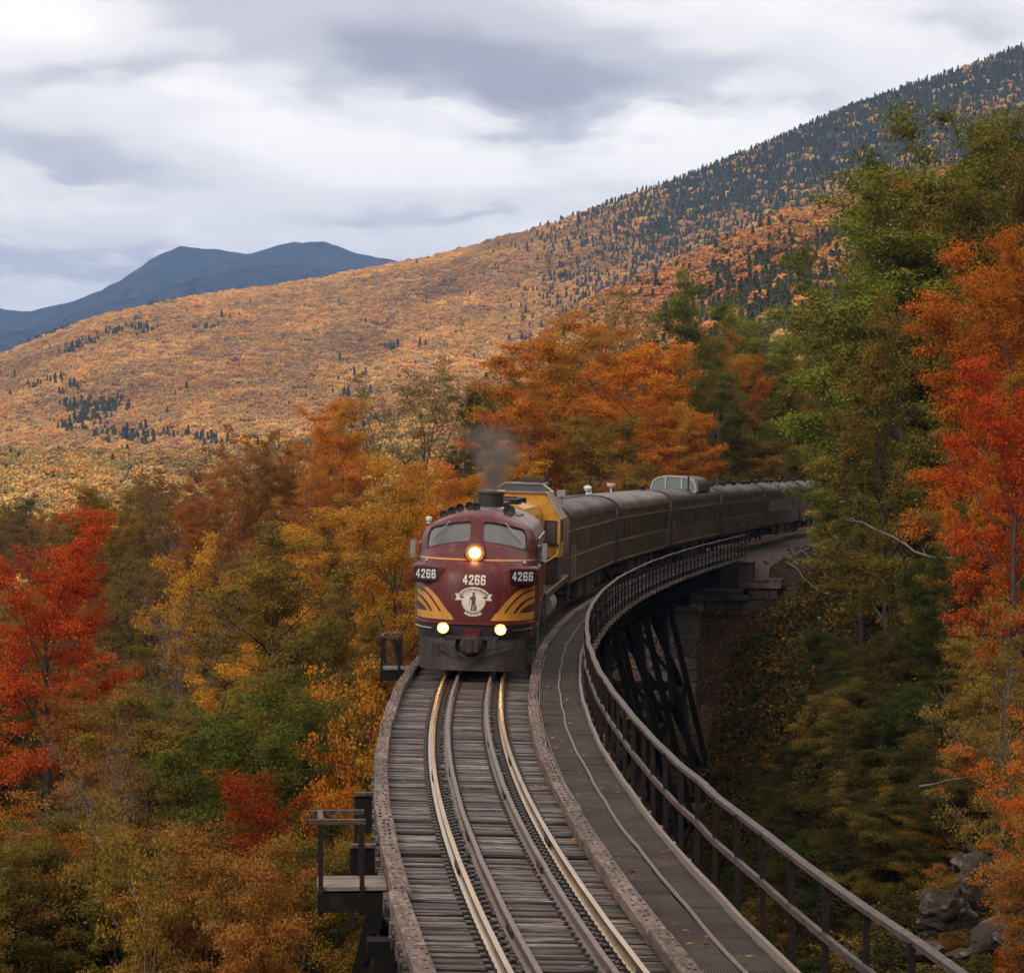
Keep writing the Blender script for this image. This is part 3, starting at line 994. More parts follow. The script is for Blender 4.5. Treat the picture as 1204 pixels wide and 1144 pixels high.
pc_ = P(96.5, -.35, 0); prz = -head(96.5)
pier = thing('stone_pier', 'tall granite block pier under the bridge beside the last black tower legs', 'bridge pier', (pc_.x, pc_.y, -11))
MBc = MB().box((0, 0, (-11 - 3.2) / 2), (4.15, 2.05, 7.6), None)
o = MBc.build('core', m_mortar); o.location = (pc_.x, pc_.y, 0); o.rotation_euler = (0, 0, prz); under(pier, o)
courses(pier, pc_.x, pc_.y, 4.3, 2.2, -10.6, -4.55, prz, .66, 1.0, .02)
o = MB().bbox((0, 0, -3.85), (4.2, 2.1, 1.30), b=.03).build('concrete_top', m_concrete); o.location = (pc_.x, pc_.y, 0); o.rotation_euler = (0, 0, prz); under(pier, o)
o = MB().bbox((0, 0, -3.0), (4.55, 2.45, .34), b=.05).build('cap_stone', m_concrete); o.location = (pc_.x, pc_.y, 0); o.rotation_euler = (0, 0, prz); under(pier, o)
o = MB().box((0, 0, -2.46), (3.2, 1.2, .7)).build('bearing_block', m_blacksteel); o.location = (pc_.x, pc_.y, 0); o.rotation_euler = (0, 0, prz); under(pier, o)

ab = P(114.2, 0, 0); arz = -head(114)
abut = thing('bridge_abutment', 'stone and concrete abutment with stepped wing wall where the bridge meets the gravel bank', 'abutment', (ab.x, ab.y, -4.5))
def aloc(x, y, z):
    c, s_ = math.cos(arz), math.sin(arz)
    return Vector((ab.x + x * c - y * s_, ab.y + x * s_ + y * c, z))
def apart(name, c, size, m, b=.03):
    o = MB().bbox((0, 0, 0), size, b=b).build(name, m); o.location = aloc(*c); o.rotation_euler = (0, 0, arz); return under(abut, o)
apart('back_wall', (.3, .55, -1.85), (5.4, .9, 2.1), m_concrete)
apart('parapet', (2.75, .1, -1.75), (.95, 1.7, 1.75), m_concrete)
apart('parapet_coping', (2.75, .1, -.82), (1.1, 1.9, .12), m_concrete)
apart('bridge_seat', (-.1, -.85, -2.72), (5.6, 2.0, .3), m_concrete, .04)
apart('seat_step', (.25, -1.15, -3.06), (5.9, 2.2, .34), m_concrete, .04)
apart('core', (.6, -.5, -4.3), (6.6, 2.3, 2.0), m_mortar)
courses(abut, aloc(.6, -.6, 0).x, aloc(.6, -.6, 0).y, 7.0, 2.6, -5.3, -3.22, arz, .95, 1.25)
apart('wing_core', (4.05, -.5, -3.05), (1.75, 2.2, 1.3), m_mortar)
courses(abut, aloc(4.05, -.6, 0).x, aloc(4.05, -.6, 0).y, 1.95, 2.5, -3.2, -2.45, arz, .8, 1.0)
apart('coping_slab', (4.05, -.6, -2.30), (2.3, 2.8, .26), m_stone, .04)
apart('upper_coping', (4.2, -.25, -2.02), (1.9, 2.0, .28), m_stone, .04)

# ---- refuge platforms hung out on the left side
def refuge(s_, px_out, label, zr=.95, wid=.95, dep=1.05):
    root = thing('refuge_platform', label, 'platform', P(s_, off_l(s_) - .9, -.5), (0, 0, -head(s_)), 'refuge platforms along the left edge of the bridge')
    lo = -px_out; w0 = .95
    # local x to the right, y along the track; deck edge at x = .75
    for i in range(6):
        MB().bbox(((.80 + lo) / 2, -dep / 2 + .09 + i * .178, .30), (.80 - lo, .165, .06), b=.008).build('plank', m_plank, root)
    for y_ in (-dep / 2, dep / 2):
        for x_ in (lo + .04, .62 - .15):
            MB().box((x_, y_, .58), (.065, .065, 1.28)).build('post', m_post, root)
        MB().bar((lo - .12, y_, 1.20), (.52, y_, 1.20), .07, .065).build('top_rail', m_handrail, root)
        MB().bar((lo, y_, .12), (1.6, y_, .12), .12, .24).build('support_beam', m_blacksteel, root)
    MB().bar((lo + .04, -dep / 2, 1.20), (lo + .04, dep / 2, 1.20), .075, .07).build('end_rail', m_handrail, root)
    return root


refuge(float(np.interp(39.6, _y, _S)), .12, 'nearest plank platform with black frame railing hanging off the left edge of the bridge')
refuge(float(np.interp(81.0, _y, _S)), .05, 'small dark framed platform just left of the maroon locomotive front')

for yy, x0_, x1_, zt, zb_, lb in ((43.5, -2.16, -1.92, .55, .0, 'dark steel panel just above the nearest platform, the upper one beside the left timber'),
                             (40.9, -2.24, -1.92, .12, -.35, 'dark steel panel right behind the nearest platform, the lower one beside the left timber')):
    s_ = float(np.interp(yy, _y, _S))
    r_ = thing('barrier_panel', lb, 'panel', P(s_, (x0_ + x1_) / 2, zb_), (0, 0, -head(s_)), 'dark panels at the left deck edge')
    wdt = x1_ - x0_
    MB().box((0, 0, (zt - zb_) / 2), (wdt, .05, zt - zb_)).build('panel', m_blacksteel, r_)
    MB().box((0, 0, zt - zb_ + .03), (wdt + .04, .12, .05)).build('cap', m_handrail, r_)
    MB().box((-wdt / 2, .04, (zt - zb_) / 2 - .3), (.05, .05, zt - zb_ + .6)).build('post', m_post, r_)
    MB().box((wdt * .3, .0, -.2), (.5, .08, .1)).build('bracket', m_blacksteel, r_)
# ------------------------------------------------------------------ train
m_maroon = mat('maroon_paint', (.115, .013, .012), (.082, .010, .010), scale=1.1, rough=.38, rough2=.52, spec=.30, c3=(.15, .042, .034), bump=.06, bscale=3, stretch=(1, 1, .30), contrast=(.3, .7))
m_roofm = mat('dusty_maroon_roof', (.28, .19, .165), (.17, .10, .09), scale=1.6, rough=.5, c3=(.26, .17, .15), bump=.08)
m_soot = mat('sooty_black', (.022, .018, .017), (.014, .012, .011), scale=3, rough=.6, c3=(.05, .04, .035))
m_under = mat('grimy_underframe', (.045, .034, .029), (.022, .017, .015), scale=3, rough=.7, c3=(.10, .07, .055))
m_pilot = mat('grimy_pilot', (.050, .037, .030), (.026, .019, .016), scale=2.2, rough=.6, spec=.25, c3=(.085, .066, .053), stretch=(1, 1, 1.6))
m_gold = mat('gold_stripe_paint', (.60, .27, .030), (.50, .215, .024), scale=3, rough=.45)
m_cream = mat('cream_lettering', (.72, .62, .50), (.64, .54, .43), scale=6, rough=.5)
m_inkp = mat('dark_emblem_ink', (.085, .05, .035), (.06, .035, .025), scale=6, rough=.6)
m_inkm = mat('maroon_lettering', (.13, .03, .025), rough=.5)
m_glass = mat('cab_glass', (.10, .092, .09), (.075, .07, .068), scale=.6, rough=.12, spec=.9)  # grey base includes the sky reflection on the panes
m_gasket = mat('window_gasket', (.02, .016, .016), rough=.6)
m_gasket2 = mat('maroon_gasket', (.06, .012, .011), rough=.5)
m_wiper = mat('wiper_steel', (.45, .42, .4), rough=.35, metal=.7)
m_chrome = mat('worn_chrome', (.55, .48, .42), (.4, .34, .3), rough=.3, metal=.9)
m_boardb = mat('number_board_black', (.020, .014, .014), rough=.35)
m_boardn = mat('number_board_white', (.72, .69, .66), rough=.5)
m_yellow = mat('yellow_engine_paint', (.60, .30, .028), (.50, .235, .022), scale=1.1, rough=.42, c3=(.36, .16, .02), bump=.05)
m_silver = mat('silver_grey_paint', (.42, .38, .34), (.28, .25, .22), scale=2, rough=.4, metal=.3)
m_coach = mat('olive_coach_paint', (.100, .074, .040), (.068, .050, .027), scale=.8, rough=.42, rough2=.55, c3=(.10, .078, .052), stretch=(1, .35, 2.5), bump=.04, spec=.2)
m_coach2 = mat('brown_grey_coach_paint', (.115, .080, .054), (.075, .051, .035), scale=.8, rough=.42, rough2=.55, c3=(.11, .088, .072), stretch=(1, .35, 2.5), bump=.04, spec=.2)
m_croof = mat('coach_roof', (.062, .042, .033), (.030, .021, .017), scale=.7, rough=.42, rough2=.6, c3=(.095, .072, .058), stretch=(1, .3, 1), bump=.06, spec=.22)
m_cstripe = mat('dull_gold_band', (.40, .24, .075), (.29, .17, .05), scale=2, rough=.5)
m_cglass = mat('coach_window_glass', (.012, .011, .010), (.035, .029, .023), scale=.25, rough=.18, spec=.35, objrand=.5)
m_dglass = mat('dome_glass', (.23, .29, .28), (.17, .21, .2), scale=.4, rough=.08, spec=.9)
m_framel = mat('bright_window_frame', (.55, .50, .44), rough=.45)
m_white = mat('white_enamel', (.7, .66, .62), rough=.5)
m_wheel = mat('wheel_steel', (.06, .05, .045), (.035, .03, .027), rough=.5, metal=.5)
m_reflector = mat('lamp_reflector', (.55, .42, .26), rough=.5, metal=.2)
m_lamp = bpy.data.materials.new('lit_lamp'); m_lamp.use_nodes = True
_lt = m_lamp.node_tree; _lt.nodes.clear(); _k = NT(_lt)
_c = _k.n('ShaderNodeTexCoord'); _vm = _k.n('ShaderNodeVectorMath', operation='MULTIPLY'); _vm.inputs[1].default_value = (1, 0, 1); _k.l(_c.outputs['Object'], _vm.inputs[0]); _sp = _k.n('ShaderNodeVectorMath', operation='LENGTH'); _k.l(_vm.outputs[0], _sp.inputs[0])
_cr = _k.n('ShaderNodeValToRGB'); _e = _cr.color_ramp.elements
_e[0].position = 0.0; _e[0].color = (1, .80, .42, 1)
_e[1].position = 1.0; _e[1].color = (1, .42, .07, 1)
_k.l(_k.math('DIVIDE', _sp.outputs['Value'], .17), _cr.inputs[0])
_st = _k.maprange(_sp.outputs['Value'], .075, .16, 60.0, 1.1, True)
_em = _k.n('ShaderNodeEmission'); _k.l(_cr.outputs[0], _em.inputs[0]); _k.l(_st, _em.inputs[1])
_o = _k.n('ShaderNodeOutputMaterial'); _k.l(_em.outputs[0], _o.inputs[0])


def vehicle(name, label, cat, s0, length, group=None, trucks=.19):
    a, b = P(s0 + length * trucks), P(s0 + length * (1 - trucks))
    d = (b - a); d.z = 0; d.normalize()
    th = math.atan2(d.x, d.y)
    org = a - d * (length * trucks); org.z = 0
    return thing(name, label, cat, org, (0, CANT, -th), group)


def bogie(root, y, base=2.6, r=.46, gauge=.7535, side=True):
    b = link('bogie', None, root, (0, y, 0)); b.empty_display_size = .2
    fr = MB()
    for sx in (-1, 1):
        fr.bar((sx * 1.02, -base / 2 - .55, .62), (sx * 1.02, base / 2 + .55, .62), .12, .26)
        for yy in (-base / 2, base / 2): fr.box((sx * 1.05, yy, .52), (.2, .36, .42))
        for yy in (-.35, .35): fr.lathe((sx * 1.02, yy, .4), (0, 0, 1), [(.1, 0), (.1, .5)], 8)
    fr.box((0, 0, .75), (2.0, .6, .25))
    fr.build('frame', m_under, b)
    for yy in (-base / 2, base / 2):
        for sx in (-1, 1):
            MB().lathe((sx * (gauge - .06), yy, r), (sx, 0, 0), [(r + .03, 0), (r + .03, .02), (r, .03), (r, .13), (r * .8, .12), (r * .5, .09), (.12, .14)], 20).build('wheel', m_wheel, b)
    return b


# ============================ front engine
ENG = vehicle('maroon_locomotive', 'maroon streamlined locomotive numbered 4266 leading the train with lit headlights', 'locomotive', 0.0, 15.3)
NZ = [0.92, 1.20, 1.43, 2.0, 2.5, 2.78, 2.95, 3.10, 3.22, 3.32, 3.42, 3.52, 3.62, 3.70, 3.98, 4.24, 4.30, 4.36, 4.42, 4.46]
NY = [.32, .26, .25, .29, .36, .46, .58, .74, .90, 1.06, 1.24, 1.42, 1.58, 1.66, 1.92, 2.16, 2.24, 2.36, 2.58, 2.95]
NW = [1.54, 1.58, 1.60, 1.61, 1.61, 1.61, 1.61, 1.61, 1.60, 1.60, 1.59, 1.58, 1.57, 1.565, 1.54, 1.44, 1.38, 1.26, 1.02, .55]
ND = [0, 0, 0, .02, .07, .14, .20, .25, .29, .31, .32, .32, .31, .30, .28, .30, .30, .28, .20, .07]
YB = 3.7
def nexp(z): return float(np.interp(z, [.9, 2.6, 3.3, 3.7, 4.4], [3.1, 3.0, 3.1, 3.6, 3.0]))
def nslice(z, q):
    """point on the nose at slice height z, q in -1..1 across"""
    W = float(np.interp(z, NZ, NW)); y0 = float(np.interp(z, NZ, NY)); d = float(np.interp(z, NZ, ND)); n = nexp(z)
    q_ = max(-1, min(1, q))
    y = YB - (YB - y0) * max(0.0, 1 - abs(q_) ** n) ** (1 / n)
    return Vector((W * q_, y, z - d * q_ * q_))
def npt(x, zt, out=.006):
    z = zt
    for _ in range(12):
        W = float(np.interp(z, NZ, NW)); d = float(np.interp(z, NZ, ND))
        z = zt + d * min(1, abs(x / W)) ** 2
    p = nslice(z, x / W); p.x = x; p.z = zt
    a = nslice(z, x / W + .01) - nslice(z, x / W - .01); b = nslice(z + .02, x / W) - nslice(z - .02, x / W)
    nn = a.cross(b).normalized()
    if nn.y > 0: nn = -nn
    return p + nn * out, nn
# column positions across the nose: dense at the corners, aligned with the windscreen edges
qs = sorted(set([round(v, 4) for v in list(np.linspace(-.9, .9, 31)) + [.105, -.105, .865, -.865] + [s_ * (1 - .1 * (1 - t) ** 2.2) for s_ in (-1, 1) for t in (.15, .3, .45, .6, .75, .88, 1.0)]]))
zs = sorted(set(NZ + [1.6, 1.8, 2.2, 2.35, 2.65, 2.87, 3.03, 3.16, 3.27, 3.37, 3.47, 3.57, 3.66, 3.75, 3.82, 3.9, 4.06, 4.12, 4.18]))
WZ0, WZ1 = 3.62, 4.18
rows = [[nslice(z, q) for q in qs] for z in zs]
nb = MB(); nc = len(qs)
for r_ in rows: nb.v.extend([tuple(p) for p in r_])
def inwin(i, j):
    zm = (zs[i] + zs[i + 1]) / 2; qm = (qs[j] + qs[j + 1]) / 2
    return WZ0 < zm < WZ1 and .105 < abs(qm) < .865
for i in range(len(zs) - 1):
    for j in range(nc - 1):
        if not inwin(i, j): nb.f.append((i * nc + j, i * nc + j + 1, (i + 1) * nc + j + 1, (i + 1) * nc + j))
# top cap of the cab front
topr = rows[-1]; o_ = len(nb.v)
nb.v.append((0, YB, 4.47))
for j in range(nc - 1): nb.f.append(((len(zs) - 1) * nc + j, (len(zs) - 1) * nc + j + 1, o_))
# side and roof carried back from the nose
L_E = 15.25
edge = [nslice(z, 1.0) for z in zs]
eb = MB()
for yy in (YB, YB + .25, 9.0, L_E):
    for sx in (-1, 1):
        pass
side_edge = [p for p in edge if p.z <= 3.72]
roof_edge = [p for p in edge if p.z >= 3.60]
def rear_rows(pts, y): return [Vector((p.x, y, p.z)) for p in pts]
for sx in (-1, 1):
    g = [[Vector((sx * p.x, y, p.z)) for p in side_edge] for y in (YB - .002, 7.5, L_E)]
    nb.grid(g)
nb.add([(-1.54, L_E, .92), (1.54, L_E, .92), (1.6, L_E, 2.5), (1.55, L_E, 3.6), (1.26, L_E, 4.08), (.5, L_E, 4.4), (-.5, L_E, 4.4), (-1.26, L_E, 4.08), (-1.55, L_E, 3.6), (-1.6, L_E, 2.5)], [tuple(range(10))])
body = nb.build('body', m_maroon, ENG, smooth=True)
rf = MB()
arch = [(-p.x, p.z) for p in roof_edge] + [(0, 4.47)] + [(p.x, p.z) for p in roof_edge[::-1]]
arch = [(x, z + .002) for x, z in arch]
rf.grid([[Vector((x, y, z)) for x, z in arch] for y in (YB + .02, 5.5, 8, 11, L_E)])
roof = rf.build('roof', m_roofm, ENG, smooth=True)
rt = MB()
for yy in (4.6, 6.4, 8.2, 10.0, 11.8, 13.6):
    rt.grid([[Vector((x * 1.004, y, z + .018)) for x, z in arch[2:-2]] for y in (yy, yy + .07)])
for x0_, yy, w_, l_ in ((-.55, 5.5, .7, 1.1), (.55, 5.5, .7, 1.1), (-.9, 9.2, .3, 1.3), (.9, 9.2, .3, 1.3), (.85, 7.3, .3, 1.3), (-.85, 7.3, .3, 1.3)):
    zz = float(np.interp(abs(x0_), [0, .5, 1.02, 1.26], [4.47, 4.42, 4.24, 4.1])); rt.box((x0_, yy, zz + .02), (w_, l_, .07), (0, math.copysign(.3, x0_) if abs(x0_) > .6 else math.copysign(.12, x0_), 0))
rt.build('roof_panels', m_roofm, roof)
fan = MB()
for yy in (10.6, 11.8, 13.0, 14.2): fan.lathe((0, yy, 4.42), (0, 0, 1), [(.5, 0), (.5, .16), (.42, .18), (.40, .1), (.08, .1)], 18)
fan.build('radiator_fans', m_soot, roof)
# windscreens
for sx in (-1, 1):
    qv = [q for q in qs if .1049 <= q * sx <= .8651]
    zv = [z for z in zs if WZ0 - 1e-6 <= z <= WZ1 + 1e-6]
    g = [[nslice(z, q) + Vector((0, .045, -.02)) for q in qv] for z in zv]
    pane = MB().grid(g).build('windscreen', m_glass, ENG, smooth=True)
    loop = [nslice(WZ0, q) for q in qv] + [nslice(z, qv[-1]) for z in zv] + [nslice(WZ1, q) for q in qv[::-1]] + [nslice(z, qv[0]) for z in zv[::-1]]
    # round the corners of the opening with fillets in body colour
    MB().tube(loop + [loop[0]], .014, 6, False).build('gasket', m_gasket2, pane)
    fl = MB()
    for qa, qb in ((qv[0], qv[-1]), (qv[-1], qv[0])):
        for za, zb in ((WZ0, WZ1), (WZ1, WZ0)):
            dq = .085 * math.copysign(1, qb - qa); dz_ = .13 * math.copysign(1, zb - za)
            c0 = nslice(za, qa)
            pts = [c0]
            for t in range(7):
                f = t / 6 * math.pi / 2
                pts.append(nslice(za + dz_ * (1 - math.sin(f)), qa + dq * (1 - math.cos(f))))
            fl.add([p + Vector((0, -.004, .002)) for p in pts], [(0, i, i + 1) for i in range(1, 7)])
    fl.build('corner_fillets', m_maroon, pane)
    b0, b1 = nslice(WZ1 + .02, sx * .52), nslice(3.80, sx * .80)
    MB().tube([b0 + Vector((0, -.05, .02)), b0.lerp(b1, .5) + Vector((0, -.09, 0)), b1 + Vector((0, -.03, 0))], .013, 5).box(b0 + Vector((0, -.03, .02)), (.06, .06, .06)).build('wiper', m_wiper, ENG)
# stripes and emblem laid on the nose
def decal(poly_rows, name, m, parent=ENG, out=.006):
    b = MB()
    b.grid([[npt(x, z, out)[0] for x, z in r_] for r_ in poly_rows])
    return b.build(name, m, parent, smooth=True)
decal([[(x, z) for x in np.linspace(-1.575, 1.575, 60)] for z in (3.115, 3.155)], 'gold_line', m_gold)
def zz2(y): return (793 - (660 + y / 7.525)) / 43.5
def xx2(x): return (480 + x / 7.525 - 559.5) / 43.5
def band(outer, inner, sx):
    """strip between two curves given as (x, z)"""
    oi = np.linspace(0, 1, 25)
    def res_(c):
        c = np.array(c); d = np.concatenate([[0], np.cumsum(np.hypot(*np.diff(c, axis=0).T))]); d /= d[-1]
        return [(float(np.interp(t, d, c[:, 0])), float(np.interp(t, d, c[:, 1]))) for t in oi]
    A, B = res_(outer), res_(inner)
    rows_ = []
    for k_ in (0, .25, .5, .75, 1): rows_.append([(sx * (a[0] * (1 - k_) + b[0] * k_), a[1] * (1 - k_) + b[1] * k_) for a, b in zip(A, B)])
    return rows_
C = lambda pts: [(xx2(x), zz2(y)) for x, y in pts]
c_out = C([(82, 203), (130, 208), (180, 222), (240, 262), (300, 325), (350, 388), (400, 456), (441, 510)])
c_1a = C([(82, 236), (130, 243), (178, 262), (225, 300), (275, 360), (310, 410), (333, 450), (333, 452)])
c_1b = C([(82, 254), (125, 261), (165, 280), (205, 312), (248, 362), (285, 415), (310, 452)])
c_1c = C([(82, 254), (125, 261), (168, 278), (212, 312), (255, 362), (292, 412), (318, 452)])
c_2a = C([(82, 305), (120, 311), (150, 324), (190, 355), (220, 392), (242, 425), (258, 452)])
c_2b = C([(82, 324), (115, 331), (145, 346), (178, 376), (205, 408), (224, 434), (236, 452)])
c_3 = C([(82, 367), (110, 371), (140, 384), (168, 404), (188, 424), (200, 440), (204, 452)])
base = [C([(82, 450), (441, 450)]), C([(82, 511), (441, 511)])]
for sx in (-1, 1):
    s_ = -sx   # curves were read on the left half
    ch = MB()
    def put(rows_): ch.grid([[npt(x, z, .006)[0] for x, z in r_] for r_ in rows_])
    put(band(c_out[:-1] + [c_out[-1]], c_1a[:-1] + [(xx2(355), zz2(511))], s_))
    put(band(c_1c, c_2a, s_))
    put(band(c_2b, c_3, s_))
    put([[(s_ * x, z) for x in np.linspace(xx2(82), xx2(441 - (511 - y) * .62), 26)] for y in (444, 462, 480, 496, 511) for z in (zz2(y),)])
    ch.build('gold_chevron', m_gold, ENG, smooth=True)
sm_ = MB()
for x in (-.52, .52): sm_.grid([[npt(x + w_, z, .004)[0] for w_ in (-.007, .007)] for z in np.linspace(1.50, 3.0, 14)])
sm_.grid([[npt(x, z, .004)[0] for x in np.linspace(-.52, .52, 14)] for z in (2.99, 3.004)])
sm_.build('nose_door_seam', m_gasket2, ENG)
for z in (1.95, 2.35): MB().tube([npt(.60, z - .14, 0)[0], npt(.60, z - .14, .05)[0], npt(.60, z + .14, .05)[0], npt(.60, z + .14, 0)[0]], .010, 5).build('nose_grab', m_maroon, ENG)
# digits, block style
DIG = {'4': [[(.0, .30), (.0, .42), (.55, 1.0), (.80, 1.0), (.80, .42), (1.0, .42), (1.0, .24), (.80, .24), (.80, 0), (.52, 0), (.52, .24), (.0, .24)], [(.26, .42), (.52, .42), (.52, .74)]],
       '2': [[(0, 0), (1, 0), (1, .19), (.42, .19), (1, .60), (1, .86), (.86, 1), (.14, 1), (0, .86), (0, .66), (.30, .66), (.30, .80), (.70, .80), (.70, .66), (0, .20)], None],
       '6': [[(.14, 0), (.86, 0), (1, .13), (1, .48), (.86, .61), (.30, .61), (.30, .80), (.70, .80), (.70, .70), (1, .70), (1, .87), (.86, 1), (.14, 1), (0, .87), (0, .13)], [(.30, .19), (.70, .19), (.70, .43), (.30, .43)]]}
from mathutils.geometry import tessellate_polygon
def digit_tris(ch):
    o, h = DIG[ch]
    polys = [[Vector((x, y, 0)) for x, y in o]]
    if h: polys.append([Vector((x, y, 0)) for x, y in h])
    tr = tessellate_polygon(polys)
    return [(p.x, p.y) for pl in polys for p in pl], tr
def digits_on(text, cx_, cz_, dw, dh, gap, place):
    b = MB(); n = len(text); x = cx_ - (n * dw + (n - 1) * gap) / 2
    for ch in text:
        pts, tr = digit_tris(ch)
        b.add([place(x + px_ * dw, cz_ + (py_ - .5) * dh) for px_, py_ in pts], tr)
        x += dw + gap
    return b
digits_on('4266', .02, 2.60, .125, .27, .032, lambda x, z: npt(x, z, .010)[0]).build('road_number', m_cream, ENG)
# emblem
ez = 2.02
def disc_rows(r, x0, z0, z_lo=None):
    return [[(x0 + r * k_ * math.cos(t), z0 + r * k_ * math.sin(t)) for t in np.linspace(0, 2 * math.pi, 41)] for k_ in (.02, .5, 1)]
emb = decal(disc_rows(.325, .02, ez), 'emblem', m_cream, out=.009)
decal([[(.02 + r * math.cos(t), ez + r * math.sin(t)) for t in np.linspace(0, 2 * math.pi, 49)] for r in (.31, .322)], 'emblem_ring', m_inkp, emb, .0125)
ban = MB()
ban.grid([[npt(.02 + r * math.sin(t), ez - .09 + r * math.cos(t) * .93, .016)[0] for t in np.linspace(-.86, .86, 24)] for r in (.385, .43, .47, .51)])
for sx in (-1, 1):
    pts = [(.28, .20), (.37, .20), (.49, .20), (.44, .11), (.49, .02), (.37, .02), (.26, .03), (.26, .11)]
    ban.add([npt(.02 + sx * x, ez + z, .013)[0] for x, z in pts], [(0, 1, 6, 7), (1, 2, 3, 5), (3, 4, 5), (1, 5, 6)])
ban.build('emblem_banner', m_cream, emb)
rb = MB()
rb.grid([[npt(.02 + r * math.sin(t), ez - .09 + r * math.cos(t) * .93, .018)[0] for t in np.linspace(-.86, .86, 24)] for r in (.380, .385)])
for sx in (-1, 1): rb.add([npt(.02 + sx * x, ez + z, .017)[0] for x, z in [(.27, .13), (.36, .135), (.36, .08), (.24, .085)]], [(0, 1, 2, 3)])
rb.build('banner_lines', m_inkp, emb)
def arc_text(txt, size, place, name, m, parent, bold=.012):
    cu_ = bpy.data.curves.new(name, 'FONT'); cu_.body = txt; cu_.size = size; cu_.align_x = 'CENTER'; cu_.resolution_u = 2; cu_.offset = bold
    o = bpy.data.objects.new('tmp_text', cu_); COL.objects.link(o)
    dg = bpy.context.evaluated_depsgraph_get(); me = bpy.data.meshes.new_from_object(o.evaluated_get(dg))
    bpy.data.objects.remove(o)
    for v in me.vertices: v.co = place(v.co.x, v.co.y)
    me.materials.clear(); me.materials.append(m); me.name = name
    return link(name, me, parent)
def on_arc(R_, zc, sign, squash=.93):
    def f(x, y):
        t = x / R_; r = R_ + sign * y
        return npt(.02 + r * math.sin(t), zc + sign * r * math.cos(t) * squash, .020)[0]
    return f
arc_text('BOSTON and MAINE', .088, on_arc(.415, ez - .09, 1), 'banner_lettering', m_inkp, emb, .003)
arc_text('RAILROAD', .105, on_arc(.415, ez, -1, 1.0), 'emblem_lettering', m_cream, emb, .008)
# standing figure with tricorn hat, coat, musket and plough on a plinth, as flat print
fg = MB()
def poly(pts, out=.0135):
    P3 = [npt(.02 + x, ez + z, out)[0] for x, z in pts]
    fg.add(P3, tessellate_polygon([[Vector((x, z, 0)) for x, z in pts]]))
poly([(-.05, .20), (-.02, .235), (.02, .24), (.055, .205), (.03, .2), (.028, .165), (.012, .15), (-.015, .15), (-.026, .17), (-.028, .2)])
poly([(-.03, .148), (.03, .148), (.055, .12), (.062, .03), (.05, -.02), (.055, -.09), (.02, -.10), (-.05, -.10), (-.048, 0), (-.055, .05), (-.09, .03), (-.085, .085), (-.05, .13)])
poly([(-.05, -.10), (-.012, -.10), (-.018, -.23), (-.06, -.23)]); poly([(.0, -.10), (.035, -.10), (.04, -.23), (.008, -.23)])
poly([(-.075, -.235), (.09, -.235), (.09, -.265), (-.09, -.265)])
poly([(-.095, -.11), (-.082, .13), (-.09, .13), (-.107, -.11)])
poly([(.05, -.11), (.085, -.10), (.09, -.235), (.045, -.235)])
fg.build('emblem_figure', m_inkp, emb)
# number boxes standing out at the corners of the nose, faces turned outwards
def bx_front(x): return float(np.interp(x, [.74, .82, .95, 1.62, 1.69], [.62, .60, .60, 1.02, 1.12]))
for sx in (-1, 1):
    V = []; ring = 0
    for x, hh in ((.74, .10), (.78, .19), (.86, .235), (.95, .245), (1.30, .245), (1.60, .245), (1.66, .225), (1.69, .16)):
        yf = bx_front(x); r_ = min(.07, hh * .6)
        sec = [(yf + 1.3, hh)] + [(yf + r_ - r_ * math.sin(t), hh - r_ + r_ * math.cos(t)) for t in np.linspace(0, math.pi / 2, 5)] + [(yf + r_ - r_ * math.cos(t), -hh + r_ - r_ * math.sin(t)) for t in np.linspace(0, math.pi / 2, 5)] + [(yf + 1.3, -hh)]
        ring = len(sec)
        V += [(sx * x, y, 2.72 + z) for y, z in sec]
    F = [(i * ring + k_, i * ring + (k_ + 1) % ring, (i + 1) * ring + (k_ + 1) % ring, (i + 1) * ring + k_) for i in range(7) for k_ in range(ring)]
    F += [tuple(range(ring)), tuple(range(7 * ring, 8 * ring))]
    box_ = MB().add(V, F).build('number_box', m_maroon, ENG, smooth=True)
    def face(x, z, out): return Vector((x, bx_front(abs(x)) - out, z))
    MB().grid([[face(sx * x, z, .008) for x in (.965, 1.28, 1.605)] for z in (2.535, 2.905)]).build('board', m_boardb, box_)
    digits_on('4266', sx * 1.285, 2.72, .112, .25, .030, lambda x, z: face(x, z, .014)).build('board_number', m_boardn, box_)
# lamps
def lamp(x, z, r_out, r_lens, label=None, dpt=.16, bezel=m_maroon):
    p, nn = npt(x, z - .17, 0)
    root = link('headlight', None, ENG, (x, p.y, z)); root.empty_display_size = .1
    hs_ = MB().lathe((0, .28, 0), (0, -1, 0), [(r_out * 1.12, -.5), (r_out * 1.06, 0), (r_out * 1.05, dpt + .14), (r_out, dpt + .20), (r_out * .93, dpt + .21), (r_out * .86, dpt + .19), (r_lens * .9, dpt + .13)], 28)
    hs_.build('bezel', bezel, root, smooth=True)
    ln = MB().lathe((0, 0, 0), (0, -1, 0), [(r_lens, 0), (r_lens * .8, .03), (r_lens * .45, .055), (r_lens * .3, .09), (.01, .10)], 24).build('lens', m_lamp, root, smooth=True)
    ln.location = (0, .28 - (dpt + .15), 0)
    return root
lamp(0, 3.33, .265, .20)
lowl = lambda x: None
